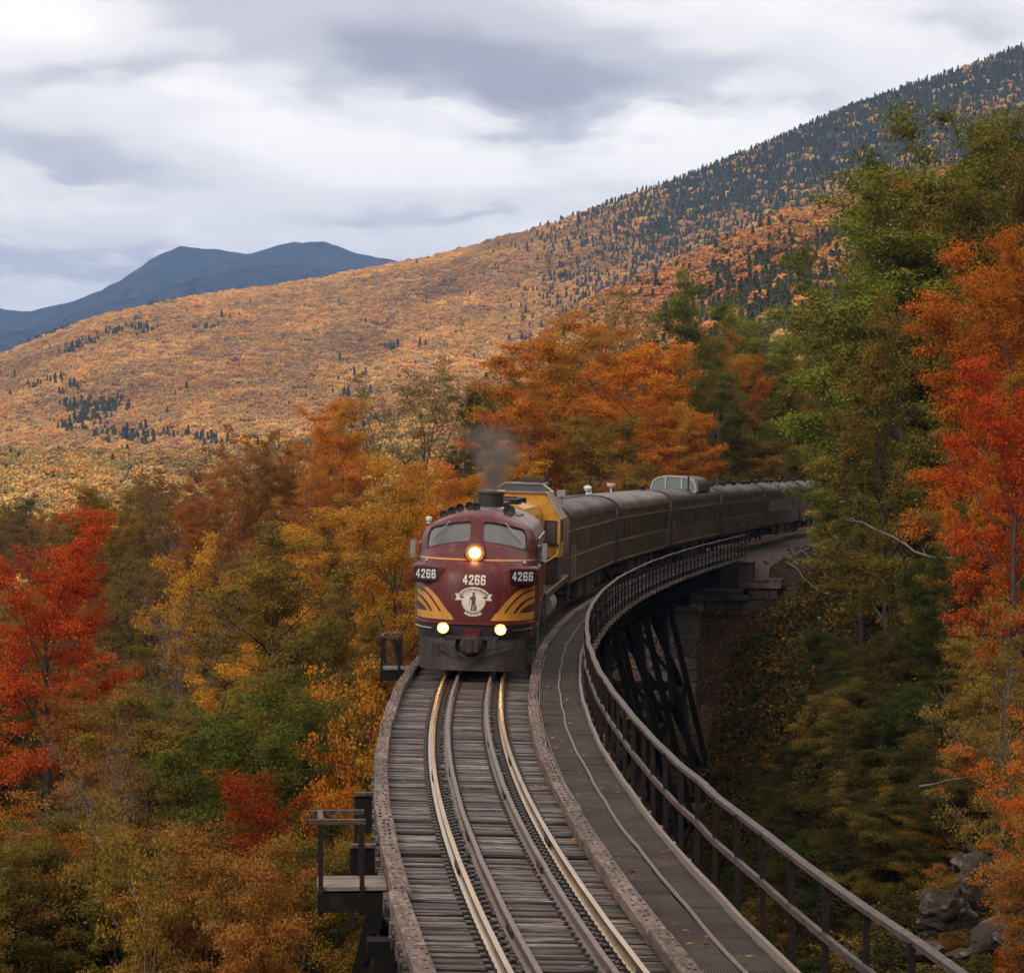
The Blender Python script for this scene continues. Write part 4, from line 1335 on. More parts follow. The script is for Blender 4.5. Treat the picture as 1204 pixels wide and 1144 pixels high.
for sx, dx_ in ((-1, .0), (1, .0)):
    root = link('ditch_light', None, ENG, (sx * .755, .20, 1.27)); root.empty_display_size = .1
    MB().lathe((0, .16, 0), (0, -1, 0), [(.10, 0), (.13, .08), (.150, .17), (.155, .19), (.138, .185), (.085, .13)], 26).build('bezel', m_reflector, root, smooth=True)
    dl = MB().lathe((0, 0, 0), (0, -1, 0), [(.165, 0), (.145, .05), (.095, .12), (.06, .15), (.01, .16)], 22).build('lens', m_lamp, root, smooth=True); dl.location = (0, .03, 0); dl.scale = (.62, .62, .62)
    MB().box((0, .14, -.14), (.1, .1, .16)).build('bracket', m_soot, root)
# lower front: anticlimber, pilot, coupler, hoses, steps, grab irons
lip = MB(); lip.grid([[npt(x, z, o_)[0] for x in np.linspace(-1.56, 1.56, 40)] for z, o_ in ((1.45, .004), (1.44, .05), (1.38, .06), (1.36, .01))]); lip.build('nose_lip', m_maroon, ENG, smooth=True)
low = MB(); low.grid([[npt(x, max(z, .93), .008 + (0 if z > .95 else 0))[0] + Vector((0, .0, 0)) for x in np.linspace(-1.57, 1.57, 40)] for z in (1.40, 1.2, 1.0, .93)]); low.build('anticlimber', m_soot, ENG, smooth=True)
pil = MB()
def pil_pt(x, z):
    f = (z - .13) / .85; n = 2.6; W = 1.43 + .05 * f; y0 = -.02 + .20 * f
    q = min(1, abs(x) / W); return Vector((x, 1.6 - (1.6 - y0) * max(0, 1 - q ** n) ** (1 / n), z))
for xa, xb, za, zb in ((-1.42, -.42, .13, .98), (.42, 1.42, .13, .98), (-.42, .42, .13, .62)):
    pil.grid([[pil_pt(x, z) for x in np.linspace(xa, xb, 14)] for z in np.linspace(za, zb, 5)])
    pil.grid([[pil_pt(x, z) + Vector((0, .06, 0)) for x in np.linspace(xa, xb, 14)] for z in np.linspace(za, zb, 5)])
pil.build('pilot', m_pilot, ENG)
MB().box((0, .55, .80), (.84, .3, .42)).box((0, .3, 1.02), (1.4, .2, .1)).build('coupler_pocket', m_soot, ENG)
cp = MB().box((0, .1, .82), (.22, .5, .24)).lathe((0, -.12, .60), (0, 0, 1), [(.12, 0), (.16, .04), (.16, .40), (.12, .44)], 14).box((.14, -.22, .82), (.13, .26, .3)).box((-.15, -.14, .82), (.1, .2, .26)).lathe((0, .02, .82), (0, -1, 0), [(.30, 0), (.30, .05), (.26, .07)], 20)
cp.build('coupler', m_pilot, ENG, smooth=True)
hose = MB()
hose.tube([(-.55, .06, .95), (-.50, -.06, .78), (-.30, -.12, .55), (-.05, -.14, .45)], .025, 6).tube([(.62, .1, .98), (.5, -.05, .78), (.20, -.12, .47), (-.18, -.12, .22)], .025, 6)
hose.tube([(-1.05, .12, .86), (-.6, -.03, .62), (-.1, -.12, .48), (.4, -.08, .55), (1.1, .12, .80)], .02, 6).tube([(1.15, .1, .85), (1.0, -.02, .75), (.8, -.06, .7)], .02, 6)
hose.build('air_hoses', m_soot, ENG)
det = MB()
for sx in (-1, 1):
    det.box((sx * .82, .02, .80), (.34, .03, .1)); det.box((sx * 1.0, .06, .78), (.05, .03, .24))
det.build('pilot_brackets', m_soot, ENG)
MB().box((0, .21, 1.15), (.42, .05, .26)).build('plate', m_maroon, ENG)
for sx in (-1, 1):
    p0_, p1_ = npt(sx * 1.02, 1.24, .07)[0], npt(sx * 1.46, 1.27, .09)[0]
    MB().tube([p0_ + Vector((0, .07, 0)), p0_, npt(sx * 1.25, 1.25, .09)[0], p1_, p1_ + Vector((0, .08, 0))], .018, 5).build('grab_iron', m_chrome, ENG)
    MB().lathe(npt(sx * 1.30, 3.06, -.02)[0], npt(sx * 1.30, 3.06)[1], [(.055, 0), (.05, .05), (.02, .07)], 10).build('marker_lamp', m_chrome, ENG, smooth=True)
    st = MB()
    for i in range(4): st.box((sx * 1.52, 3.0, .35 + i * .30), (.1, .42, .03))
    for yy in (2.78, 3.22): st.bar((sx * 1.52, yy, .3), (sx * 1.52, yy, 1.5), .03, .05)
    st.build('side_steps', m_soot, ENG)
    for yy in (3.45, 4.35): MB().tube([(sx * 1.62, yy, 1.3), (sx * 1.69, yy, 1.35), (sx * 1.69, yy, 2.9), (sx * 1.62, yy, 2.95)], .017, 5).build('handrail', m_chrome, ENG)
    # mirror / window wing beside the cab
    MB().box((sx * 1.80, 3.25, 3.32), (.14, .05, .52)).bar((sx * 1.55, 3.3, 3.1), (sx * 1.8, 3.25, 3.1), .03, .03).bar((sx * 1.55, 3.3, 3.5), (sx * 1.8, 3.25, 3.5), .03, .03).build('mirror', m_chrome, ENG)
    fr_ = MB().box((sx * 1.615, 4.0, 3.15), (.03, .9, .62)).build('side_window', m_glass, ENG)
    MB().bar((sx * 1.63, 3.52, 3.48), (sx * 1.63, 4.48, 3.48), .05, .05).bar((sx * 1.63, 3.52, 2.82), (sx * 1.63, 4.48, 2.82), .05, .05).build('frame', m_silver, fr_)
    d_ = MB().box((sx * 1.605, 5.1, 2.3), (.03, .75, 2.2)).build('cab_door', m_maroon, ENG); MB().tube([(sx * 1.65, 5.35, 2.1), (sx * 1.66, 5.35, 2.35)], .02, 5).build('handle', m_chrome, d_)
    for yy in (7.6, 9.6, 11.6): MB().lathe((sx * 1.59, yy, 2.9), (sx, 0, 0), [(.26, 0), (.26, .04), (.2, .05)], 18).build('porthole', m_glass, ENG)
    gr = MB()
    for i in range(7): gr.box((sx * 1.59, 9.9, 3.38 + i * .045), (.04, 8.6, .018))
    gr.build('side_grille', m_chrome, ENG)
    MB().box((sx * 1.585, 9.6, 1.62), (.04, 11.2, .07)).build('gold_band', m_gold, ENG)
    MB().box((sx * 1.35, 7.6, .70), (.5, 3.0, .72)).build('fuel_tank', m_under, ENG)
    MB().box((sx * 1.5, 9.2, .96), (.1, 12.0, .16)).build('side_sill', m_under, ENG)
# roof fittings: exhaust stack, horns
MB().lathe((.17, 6.4, 4.40), (0, 0, 1), [(.44, 0), (.44, .08), (.36, .14)], 22).build('stack_base', m_chrome, ENG, smooth=True)
MB().lathe((.17, 6.4, 4.46), (0, 0, 1), [(.37, 0), (.37, .42), (.40, .44), (.40, .50), (.33, .50), (.31, .2)], 22).build('exhaust_stack', m_soot, ENG, smooth=True)
hn = MB()
for i, (x, l, zz) in enumerate(((-1.0, .35, .12), (-.78, .5, .22), (-.56, .62, .30), (-.30, .5, .30), (-.12, .4, .22))):
    y0_ = 4.05 - l; zb_ = 4.22 + (1.0 - abs(x)) * .2
    hn.lathe((x, 4.15, zb_ + zz * .7), (0, -1, 0), [(.03, 0), (.035, l * .6), (.06, l * .85), (.125, l), (.10, l), (.05, l * .9)], 12); hn.bar((x, 4.1, zb_ - .12), (x, 4.1, zb_ + zz * .7), .04, .05)
hn.build('horns', m_soot, ENG, smooth=True)
MB().lathe((.78, 4.3, 4.46), (0, -1, 0), [(.1, 0), (.12, .2), (.17, .34), (.14, .34), (.05, .3)], 14).bar((.78, 4.2, 4.2), (.78, 4.2, 4.46), .06, .06).build('round_horn', m_soot, ENG, smooth=True)
MB().lathe((-1.38, 3.2, 4.05), (0, 0, 1), [(.06, 0), (.06, .06), (.09, .08), (.09, .16), (.05, .2)], 12).build('roof_beacon', m_white, ENG, smooth=True)
for yy, bs in ((3.2, 2.74), (12.2, 2.74)): bogie(ENG, yy, bs, .51)

ENG.scale = (1, 1, .958); ENG.location.x -= .07
# ============================ second engine: yellow road switcher
GP = vehicle('yellow_locomotive', 'yellow road switcher locomotive coupled behind the maroon engine', 'locomotive', 16.0, 17.2)
hood = MB()
hp = [(-.92, 1.5), (-.92, 3.85), (-.78, 4.12), (-.45, 4.25), (.45, 4.25), (.78, 4.12), (.92, 3.85), (.92, 1.5)]
hood.extrude(hp, .95, 8.7)
hd = hood.build('hood', m_yellow, GP)
hd2 = MB().extrude([(x * .985, z * .985) for x, z in hp], 11.3, 16.1).build('short_hood', m_yellow, GP)
for i in range(9):
    for sx in (-1, 1):
        d_ = MB().bbox((sx * .93, 1.45 + i * .8, 2.75), (.03, .72, 2.0), b=.01).build('hood_door', m_yellow, GP); MB().box((sx * .955, 1.7 + i * .8, 2.7), (.02, .04, .14)).build('handle', m_silver, d_)
gf = MB()
for yy in (2.0, 3.3, 6.2): gf.lathe((0, yy, 4.23), (0, 0, 1), [(.52, 0), (.52, .18), (.44, .2), (.42, .1), (.1, .1)], 20)
gf.build('roof_fans', m_soot, GP)
MB().box((0, 4.7, 4.36), (.5, .9, .22)).build('exhaust_stack', m_soot, GP)
# cab with canted roof
cabp = [(-1.56, 2.35), (-1.56, 3.72), (-1.06, 4.56), (1.06, 4.56), (1.56, 3.72), (1.56, 2.35)]
cab = MB().extrude(cabp, 8.6, 11.4).build('cab', m_yellow, GP)
MB().extrude([(-1.66, 3.69), (-1.10, 4.60), (1.10, 4.60), (1.66, 3.69), (1.60, 3.65), (1.07, 4.565), (-1.07, 4.565), (-1.60, 3.65)], 8.50, 11.6).build('roof', m_silver, cab)
MB().bbox((.25, 10.2, 4.72), (1.3, 2.6, .28), b=.04).build('roof_hatch', m_glass, GP)
hf = MB()
for y_ in (8.9, 11.5): hf.bar((-.45, y_, 4.88), (.95, y_, 4.88), .08, .05)
for x_, x2_ in ((-.43, -.8), (.93, 1.3)): hf.bar((x_, 8.9, 4.88), (x_, 11.5, 4.88), .08, .05); hf.bar((x_, 8.9, 4.86), (x2_, 8.7, 4.60), .06, .05)
hf.build('hatch_frame', m_silver, GP)
MB().box((.4, 11.0, 4.96), (.8, .8, .08)).box((.4, 11.0, 5.04), (.55, .5, .06)).build('air_conditioner', m_under, GP)
for sx in (-1, 1):
    w_ = MB().bbox((sx * 1.24, 8.59, 3.22), (.36, .03, .72), b=.012).build('front_window', m_glass, GP)
    fr_ = MB()
    for a_, b_ in (((1.04, 3.6), (1.44, 3.6)), ((1.04, 2.84), (1.44, 2.84)), ((1.04, 2.84), (1.04, 3.6)), ((1.44, 2.84), (1.44, 3.6))): fr_.bar((sx * a_[0], 8.575, a_[1]), (sx * b_[0], 8.575, b_[1]), .035, .045)
    fr_.box((sx * 1.24, 8.54, 2.80), (.58, .08, .06))
    fr_.build('frame', m_gasket, w_)
    sw = MB().box((sx * 1.57, 10.0, 3.2), (.03, 1.3, .75)).build('side_window', m_glass, GP); MB().bar((sx * 1.585, 9.3, 3.6), (sx * 1.585, 10.7, 3.6), .04, .05).bar((sx * 1.585, 9.3, 2.8), (sx * 1.585, 10.7, 2.8), .04, .05).build('frame', m_silver, sw)
    MB().box((sx * 1.22, 10.0, 1.9), (.62, 2.7, .9)).build('cab_base', m_under, GP)
    MB().box((sx * 1.25, 8.2, 1.75), (.5, .7, .5)).build('battery_box', m_under, GP)
    rl = MB()
    rl.tube([(sx * 1.5, .25, 1.5), (sx * 1.5, .25, 2.45), (sx * 1.5, 8.0, 2.45), (sx * 1.5, 8.4, 2.6)], .022, 6)
    rl.build('handrail', m_yellow, GP)
    for i in range(6): MB().tube([(sx * 1.5, .3 + i * 1.5, 1.48), (sx * 1.5, .3 + i * 1.5, 2.45)], .016, 5).build('stanchion', m_soot, GP)
    for yy in (-.05, 16.5):
        stp = MB()
        for i in range(4): stp.box((sx * 1.36, yy + .25, .42 + i * .30), (.4, .36, .03))
        stp.box((sx * 1.56, yy + .25, .95), (.03, .42, 1.1)); stp.build('steps', m_under, GP)
    MB().lathe((sx * 1.15, 6.3, .78), (0, 1, 0), [(.1, -.02), (.36, 0), (.36, 2.9), (.1, 2.92)], 16).build('air_tank', m_silver, GP, smooth=True)
    MB().box((sx * 1.51, 8.4, 1.36), (.06, 16.0, .24)).build('side_sill', m_under, GP)
    MB().box((sx * 1.545, 8.4, 1.45), (.02, 16.0, .05)).build('sill_stripe', m_yellow, GP)
MB().box((0, 8.4, 1.38), (3.0, 16.8, .16)).build('deck', m_soot, GP)
MB().box((0, 8.4, .8), (2.0, 4.6, .8)).build('fuel_tank', m_under, GP)
for yy in (.05, 16.75): MB().box((0, yy, 1.0), (3.0, .1, .9)).build('end_plate', m_under, GP)
ent = MB().tube([(-.8, .12, 1.5), (-.8, .12, 2.45), (.8, .12, 2.45), (.8, .12, 1.5)], .022, 6).build('end_rail', m_yellow, GP)
MB().lathe((0, .97, 3.75), (0, -1, 0), [(.2, 0), (.2, .08), (.16, .1)], 16).build('headlight', m_silver, GP)
for yy in (3.4, 13.6): bogie(GP, yy, 2.74, .51)

# ============================ passenger cars
def wall_mesh(x, y0, y1, z0, z1, ops, depth=.05):
    """side wall with true openings and reveals"""
    ys = sorted(set([y0, y1] + [v for o in ops for v in o[:2]])); zs_ = sorted(set([z0, z1] + [v for o in ops for v in o[2:]]))
    b = MB()
    for i in range(len(ys) - 1):
        for j in range(len(zs_) - 1):
            ym, zm = (ys[i] + ys[i + 1]) / 2, (zs_[j] + zs_[j + 1]) / 2
            if any(o[0] < ym < o[1] and o[2] < zm < o[3] for o in ops): continue
            b.add([(x, ys[i], zs_[j]), (x, ys[i + 1], zs_[j]), (x, ys[i + 1], zs_[j + 1]), (x, ys[i], zs_[j + 1])], [(0, 1, 2, 3)])
    xi = x - math.copysign(depth, x)
    for o in ops:
        a, c, d, e = o
        b.add([(x, a, d), (xi, a, d), (xi, a, e), (x, a, e)], [(0, 1, 2, 3)]); b.add([(x, c, d), (xi, c, d), (xi, c, e), (x, c, e)], [(0, 1, 2, 3)])
        b.add([(x, a, d), (xi, a, d), (xi, c, d), (x, c, d)], [(0, 1, 2, 3)]); b.add([(x, a, e), (xi, a, e), (xi, c, e), (x, c, e)], [(0, 1, 2, 3)])
    return b


RPROF = [(1.50, 3.42), (1.47, 3.58), (1.38, 3.74), (1.22, 3.88), (.98, 3.99), (.62, 4.07), (.25, 4.10)]
ROOFP = [(-x, z) for x, z in RPROF] + [(x, z) for x, z in RPROF[::-1]]
_panes = {}
def car(s0, L, label, wins, paint, stripes, roofm, doors=()):
    root = vehicle('passenger_car', label, 'railway car', s0, L, 'passenger cars of the train')
    W = 1.50
    b = wall_mesh(W, 0, L, 1.05, 3.42, wins)
    b2 = wall_mesh(-W, 0, L, 1.05, 3.42, [])
    b.add(b2.v, b2.f)
    for yy in (0, L): b.add([(-W, yy, 1.05), (W, yy, 1.05), (W, yy, 3.42)] + [(x, yy, z) for x, z in RPROF[1:]] + [(-x, yy, z) for x, z in RPROF[1:][::-1]] + [(-W, yy, 3.42)], [tuple(range(3 + 2 * (len(RPROF) - 1) + 1))])
    b.add([(-W, 0, 1.05), (W, 0, 1.05), (W, L, 1.05), (-W, L, 1.05)], [(0, 1, 2, 3)])
    b.build('body', paint, root)
    r = MB(); r.grid([[Vector((x * 1.012, y, z + .004)) for x, z in ROOFP] for y in (.02, L * .25, L * .5, L * .75, L - .02)])
    rf_ = r.build('roof', roofm, root, smooth=True)
    n = 7
    for i in range(n + 1):
        y = .06 + (L - .2) * i / n
        MB().grid([[Vector((x * 1.018, yy, z + .016)) for x, z in ROOFP] for yy in (y, y + (.05 if 0 < i < n else .12))]).build('roof_seam', m_croof, rf_)
    gl = MB()
    for (z0, z1) in stripes:
        MB().box((W + .006, L / 2, (z0 + z1) / 2), (.022, L - .1, z1 - z0)).build('gold_band', m_cstripe, root)
    for o in wins:
        key = (round(o[1] - o[0], 3), round(o[3] - o[2], 3))
        if key not in _panes: _panes[key] = MB().box((0, 0, 0), (.02, key[0], key[1])).mesh('window', m_cglass)
        link('window', _panes[key], root, (W - .045, (o[0] + o[1]) / 2, (o[2] + o[3]) / 2))
    for y0, y1 in doors:
        d_ = MB().bbox((W + .004, (y0 + y1) / 2, 2.2), (.03, y1 - y0, 2.15), b=.01).build('door', paint, root)
        for yy in (y0 - .12, y1 + .12): MB().tube([(W + .05, yy, 1.2), (W + .05, yy, 2.5)], .016, 5).build('grab_rail', m_silver, d_)
    for y0 in (.12, L - 1.02):
        MB().bbox((W + .003, y0 + .45, 2.2), (.026, .86, 2.2), b=.008).build('gap_shade_panel', m_under, root)  # dark panel painted in for the shaded gap between cars
    for yy in (.0, L - .30): MB().grid([[Vector((x * 1.02, y, z + .024)) for x, z in ROOFP] for y in (yy, yy + .30)]).build('gap_shade_band', m_soot, rf_)  # black band carries the same gap shade over the roof end
    un = MB()
    un.box((0, L / 2, .98), (2.7, L - .3, .16))
    for y, l, h, x in ((L * .32, 2.2, .62, .95), (L * .45, 1.5, .7, 1.0), (L * .57, 2.4, .6, .95), (L * .68, 1.1, .5, 1.0)):
        for sx in (-1, 1): un.box((sx * x, y, .9 - h / 2), (.75, l, h))
    un.build('underframe', m_under, root)
    sk = MB()
    for yy in (0.02, L - .02): sk.box((0, yy + (-.22 if yy < 1 else .22), 2.2), (.95, .44, 2.1))
    sk.build('diaphragm', m_soot, root)
    for yy in (L * .11, L * .89): bogie(root, yy, 2.5, .46)
    return root


def row(y0, n, pitch_, w, z0, z1): return [(y0 + i * pitch_, y0 + i * pitch_ + w, z0, z1) for i in range(n)]
G2 = [(3.02, 3.07), (2.02, 2.07)]
S_C = 33.9
cars = [
    (S_C, 24.1, 'brown grey coach right behind the yellow locomotive, its small windows first', row(3.0, 4, 1.35, .42, 2.25, 2.85) + row(10.3, 8, 1.62, .62, 2.13, 2.95), m_coach2, G2 + [(1.10, 1.14)], [(1.2, 2.2)]),
    (S_C + 25.1, 25.0, 'olive coach with gold bands, second car from the yellow locomotive', row(2.4, 12, 1.85, .85, 2.13, 2.95), m_coach, [(3.04, 3.10), (2.0, 2.06), (1.10, 1.16)], [(23.3, 24.2)]),
    (S_C + 51.1, 25.0, 'dome car with glass fronted observation dome on its roof', row(2.2, 12, 1.75, 1.0, 2.13, 2.95), m_coach2, [(3.04, 3.10), (1.16, 1.22)], [(.5, 1.4)]),
    (S_C + 77.1, 25.0, 'dark coach coupled behind the dome car, row of narrow windows', row(3.0, 10, 2.1, 1.0, 2.05, 2.9), m_coach2, G2, []),
    (S_C + 103.1, 25.0, 'dark coach near the far curve with one long window strip', [(3.0, 20.5, 2.1, 2.9)], m_coach2, [(3.02, 3.06)], []),
    (S_C + 129.1, 25.0, 'farthest coach half hidden behind the trackside trees', [(3.0, 22.5, 2.1, 2.9)], m_coach2, [], []),
]
m_croof2 = mat('olive_coach_roof', (.125, .098, .066), (.075, .058, .040), scale=.7, rough=.38, rough2=.55, c3=(.16, .13, .10), stretch=(1, .3, 1), bump=.06, spec=.3)
CARS = [car(*c[:6], roofm=m_croof2 if i == 1 else m_croof, doors=c[6]) for i, c in enumerate(cars)]
# dome on the third car
D = CARS[2]; y0d, y1d = 12.6, 20.2
dz0 = 3.90
def dprof(k_=1.0, dz_=0): return [(-1.36 * k_, dz0), (-1.33 * k_, dz0 + .36 * k_), (-1.2 * k_, dz0 + .62 * k_), (-.95 * k_, dz0 + .80 * k_), (-.5 * k_, dz0 + .90 * k_), (.5 * k_, dz0 + .90 * k_), (.95 * k_, dz0 + .80 * k_), (1.2 * k_, dz0 + .62 * k_), (1.33 * k_, dz0 + .36 * k_), (1.36 * k_, dz0)]
dm = MB().extrude(dprof(), y0d + .9, y1d).build('dome_roof', m_croof, D, smooth=True)
rb_ = MB()
def ribbon(y, k_, wdt):
    pr_ = dprof(k_)
    for a_, b_ in zip(pr_[:-1], pr_[1:]): rb_.bar((a_[0], y, a_[1]), (b_[0], y, b_[1]), wdt, .06, up=(0, 1, 0))
ribbon(y0d, 1.0, .09); ribbon(y0d + .92, 1.01, .08)
for x in (-.48, .48): rb_.bar((x, y0d, dz0 - .05), (x, y0d, dz0 + .89), .09, .09); rb_.bar((x, y0d, dz0 + .90), (x, y0d + .92, dz0 + .91), .06, .05)
rb_.bar((-1.36, y0d, dz0 + .02), (1.36, y0d, dz0 + .02), .08, .1)
rb_.build('dome_frame', m_framel, D)
pts = dprof(.97)
for nm, sel in (('dome_pane', [p for p in pts if p[0] <= -.48] + [(-.5, dz0)]), ('dome_pane', [(-.5, dz0), (-.5, dz0 + .87), (.5, dz0 + .87), (.5, dz0)]), ('dome_pane', [(.5, dz0)] + [p for p in pts if p[0] >= .48])):
    b = MB(); n = len(sel)
    b.add([(x, y0d + .01, z) for x, z in sel] + [(x, y0d + .03, z) for x, z in sel], [tuple(range(n)), tuple(range(2 * n - 1, n - 1, -1))] + [(i, (i + 1) % n, n + (i + 1) % n, n + i) for i in range(n)])
    b.build(nm, m_dglass, D)
for a_, b_ in zip(pts[:-1], pts[1:]):
    MB().bar(((a_[0] + b_[0]) / 2 * .999, y0d + .05, (a_[1] + b_[1]) / 2), ((a_[0] + b_[0]) / 2 * .999, y0d + .88, (a_[1] + b_[1]) / 2), .02 if abs(b_[0] - a_[0]) < .05 else .02 + abs(b_[0] - a_[0]), .02 + abs(b_[1] - a_[1]) * .0).build('dome_side_pane', m_dglass, D)
# roof fittings
def vent(c, x, y, kind):
    root = CARS[c]
    zt = float(np.interp(abs(x), [.25, .62, .98, 1.22], [4.10, 4.07, 3.99, 3.88]))
    b = MB()
    if kind == 'bell':
        b.lathe((x, y, zt), (0, 0, 1), [(.05, 0), (.05, .22), (.10, .25), (.20, .30), (.23, .44), (.20, .46), (.1, .46)], 14); m_ = m_white
    elif kind == 'dish':
        b.lathe((x, y, zt), (0, 0, 1), [(.10, 0), (.08, .18), (.16, .22), (.2, .33), (.15, .43), (.05, .47)], 14); b.box((x + .12, y, zt + .2), (.12, .1, .4)); m_ = m_white
    elif kind == 'pipe':
        b.lathe((x, y, zt), (0, 0, 1), [(.16, 0), (.14, .1), (.05, .14), (.05, .75), (.07, .78), (.07, .84), (.02, .86)], 10); m_ = m_soot
    elif kind == 'box':
        b.box((x, y, zt + .35), (.32, .4, .26)); b.box((x, y, zt + .12), (.12, .2, .25)); m_ = m_silver
    else:
        b.lathe((x, y, zt - .02), (0, 0, 1), [(.14, 0), (.14, .14), (.20, .18), (.20, .28), (.08, .32)], 10); m_ = m_soot
    b.build('roof_vent', m_, root, smooth=True)
vent(0, .1, 2.2, 'pipe'); vent(0, .35, 4.0, 'pipe'); vent(0, .7, 5.0, 'box'); vent(0, -.5, 12, 'cap'); vent(0, .2, 23.6, 'dish')
vent(1, -.2, 11.5, 'bell'); vent(1, -.9, 8.5, 'pipe'); vent(1, .1, 23.5, 'cap')
for c_, ys in ((3, (2.5, 9, 15, 21, 24)), (4, (3, 10, 13, 19, 23)), (5, (4, 12, 20))):
    for y in ys: vent(c_, .45, y, 'cap')
vent(2, 1.0, 11.6, 'pipe')
cbm = MB().tube([(.3, 1.0, 4.13), (.2, 6, 4.15), (.35, 12, 4.14), (.25, 20, 4.15), (.4, 24, 4.13)], .02, 5).build('roof_cable', m_soot, CARS[0])

# ------------------------------------------------------------------ exhaust smoke
m_smoke = bpy.data.materials.new('exhaust_smoke'); m_smoke.use_nodes = True
m_smoke.node_tree.nodes.clear(); ks = NT(m_smoke.node_tree)
pvs = ks.n('ShaderNodeVolumePrincipled'); pvs.inputs['Color'].default_value = (.32, .30, .285, 1)
tcs = ks.n('ShaderNodeTexCoord')
sx_ = ks.n('ShaderNodeSeparateXYZ'); ks.l(tcs.outputs['Object'], sx_.inputs[0])
zf = ks.maprange(sx_.outputs[2], 0, 2.3, 0, 1)
# plume axis drifts back and to the left with height
axx = ks.math('SUBTRACT', sx_.outputs[0], ks.math('MULTIPLY', ks.math('SINE', ks.math('MULTIPLY', sx_.outputs[2], 1.6)), .12))
axy = ks.math('SUBTRACT', sx_.outputs[1], ks.math('MULTIPLY', ks.math('POWER', zf, 1.3), 1.2))
wn_ = ks.n('ShaderNodeTexNoise', i_Scale=1.1, i_Detail=3); ks.l(tcs.outputs['Object'], wn_.inputs['Vector'])
wsp = ks.n('ShaderNodeSeparateXYZ'); ks.l(wn_.outputs['Color'], wsp.inputs[0])
axx = ks.math('ADD', axx, ks.math('MULTIPLY', ks.math('SUBTRACT', wsp.outputs[0], .5), ks.math('MULTIPLY', zf, 2.6)))
axy = ks.math('ADD', axy, ks.math('MULTIPLY', ks.math('SUBTRACT', wsp.outputs[1], .5), ks.math('MULTIPLY', zf, 2.0)))
rad = ks.math('SQRT', ks.math('ADD', ks.math('MULTIPLY', axx, axx), ks.math('MULTIPLY', axy, axy)))
wid = ks.math('ADD', ks.math('MULTIPLY', zf, 1.1), .42)
core = ks.maprange(ks.math('DIVIDE', rad, wid), .0, 1.0, 1, 0, True)
nz_ = ks.maprange(ks.noise(tcs.outputs['Object'], 1.7, 4, .6, .6), .38, .66, 0.05, 1.5)
dens = ks.math('MULTIPLY', ks.math('MULTIPLY', core, nz_), ks.maprange(zf, .0, .95, 6.0, 0.0, True))
ks.l(dens, pvs.inputs['Density'])
os_ = ks.n('ShaderNodeOutputMaterial'); ks.l(pvs.outputs[0], os_.inputs['Volume'])
smk = MB().lathe((0, .5, 0), (0, 0, 1), [(.8, -.02), (1.5, .8), (2.2, 1.6), (2.5, 2.3)], 16).build('exhaust_smoke', m_smoke)
_m = ENG.matrix_world if False else Matrix.Translation(ENG.location) @ ENG.rotation_euler.to_matrix().to_4x4()
smk.location = _m @ Vector((.17, 6.4, 4.72)); tag(smk, kind='stuff')
# ------------------------------------------------------------------ trees
m_bark = bpy.data.materials.new('bark'); m_bark.use_nodes = True
_bt = m_bark.node_tree; _bt.nodes.clear(); kb = NT(_bt)
_btc = kb.n('ShaderNodeTexCoord'); _bmp = kb.n('ShaderNodeMapping'); _bmp.inputs['Scale'].default_value = (6, 6, 1.6); kb.l(_btc.outputs['Object'], _bmp.inputs[0])
_bn = kb.noise(_bmp.outputs[0], 2.2, 5, .65)
_bc = kb.mix(kb.maprange(_bn, .35, .65, 0, 1), kb.n('ShaderNodeObjectInfo').outputs['Color'], (.02, .016, .013))
_bb = kb.n('ShaderNodeBsdfPrincipled', i_Roughness=.9); kb.l(_bc, _bb.inputs['Base Color'])
_bbm = kb.n('ShaderNodeBump', i_Strength=.7, i_Distance=.05); kb.l(_bn, _bbm.inputs['Height']); kb.l(_bbm.outputs[0], _bb.inputs['Normal'])
_bo = kb.n('ShaderNodeOutputMaterial'); kb.l(_bb.outputs[0], _bo.inputs[0])


def tubes_np(segs, n):
    """many tapered tubes at once: segs rows (p0, p1, r0, r1)"""
    p0 = np.array([s[0] for s in segs]); p1 = np.array([s[1] for s in segs]); r0 = np.array([s[2] for s in segs]); r1 = np.array([s[3] for s in segs])
    d = p1 - p0; d /= np.linalg.norm(d, axis=1)[:, None] + 1e-9
    ref = np.where(np.abs(d[:, 2:3]) < .9, np.array([[0, 0, 1.]]), np.array([[1., 0, 0]]))
    x = np.cross(d, ref); x /= np.linalg.norm(x, axis=1)[:, None]; y = np.cross(d, x)
    t = np.arange(n) * 2 * np.pi / n
    ring = x[:, None, :] * np.cos(t)[None, :, None] + y[:, None, :] * np.sin(t)[None, :, None]
    v = np.concatenate([p0[:, None] + ring * r0[:, None, None], p1[:, None] + ring * r1[:, None, None]], 1)
    m = len(segs); k_ = np.arange(n); base = (np.arange(m) * 2 * n)[:, None]
    q = np.stack([base + k_, base + (k_ + 1) % n, base + n + (k_ + 1) % n, base + n + k_], -1).reshape(-1, 4)
    return v.reshape(-1, 3), q


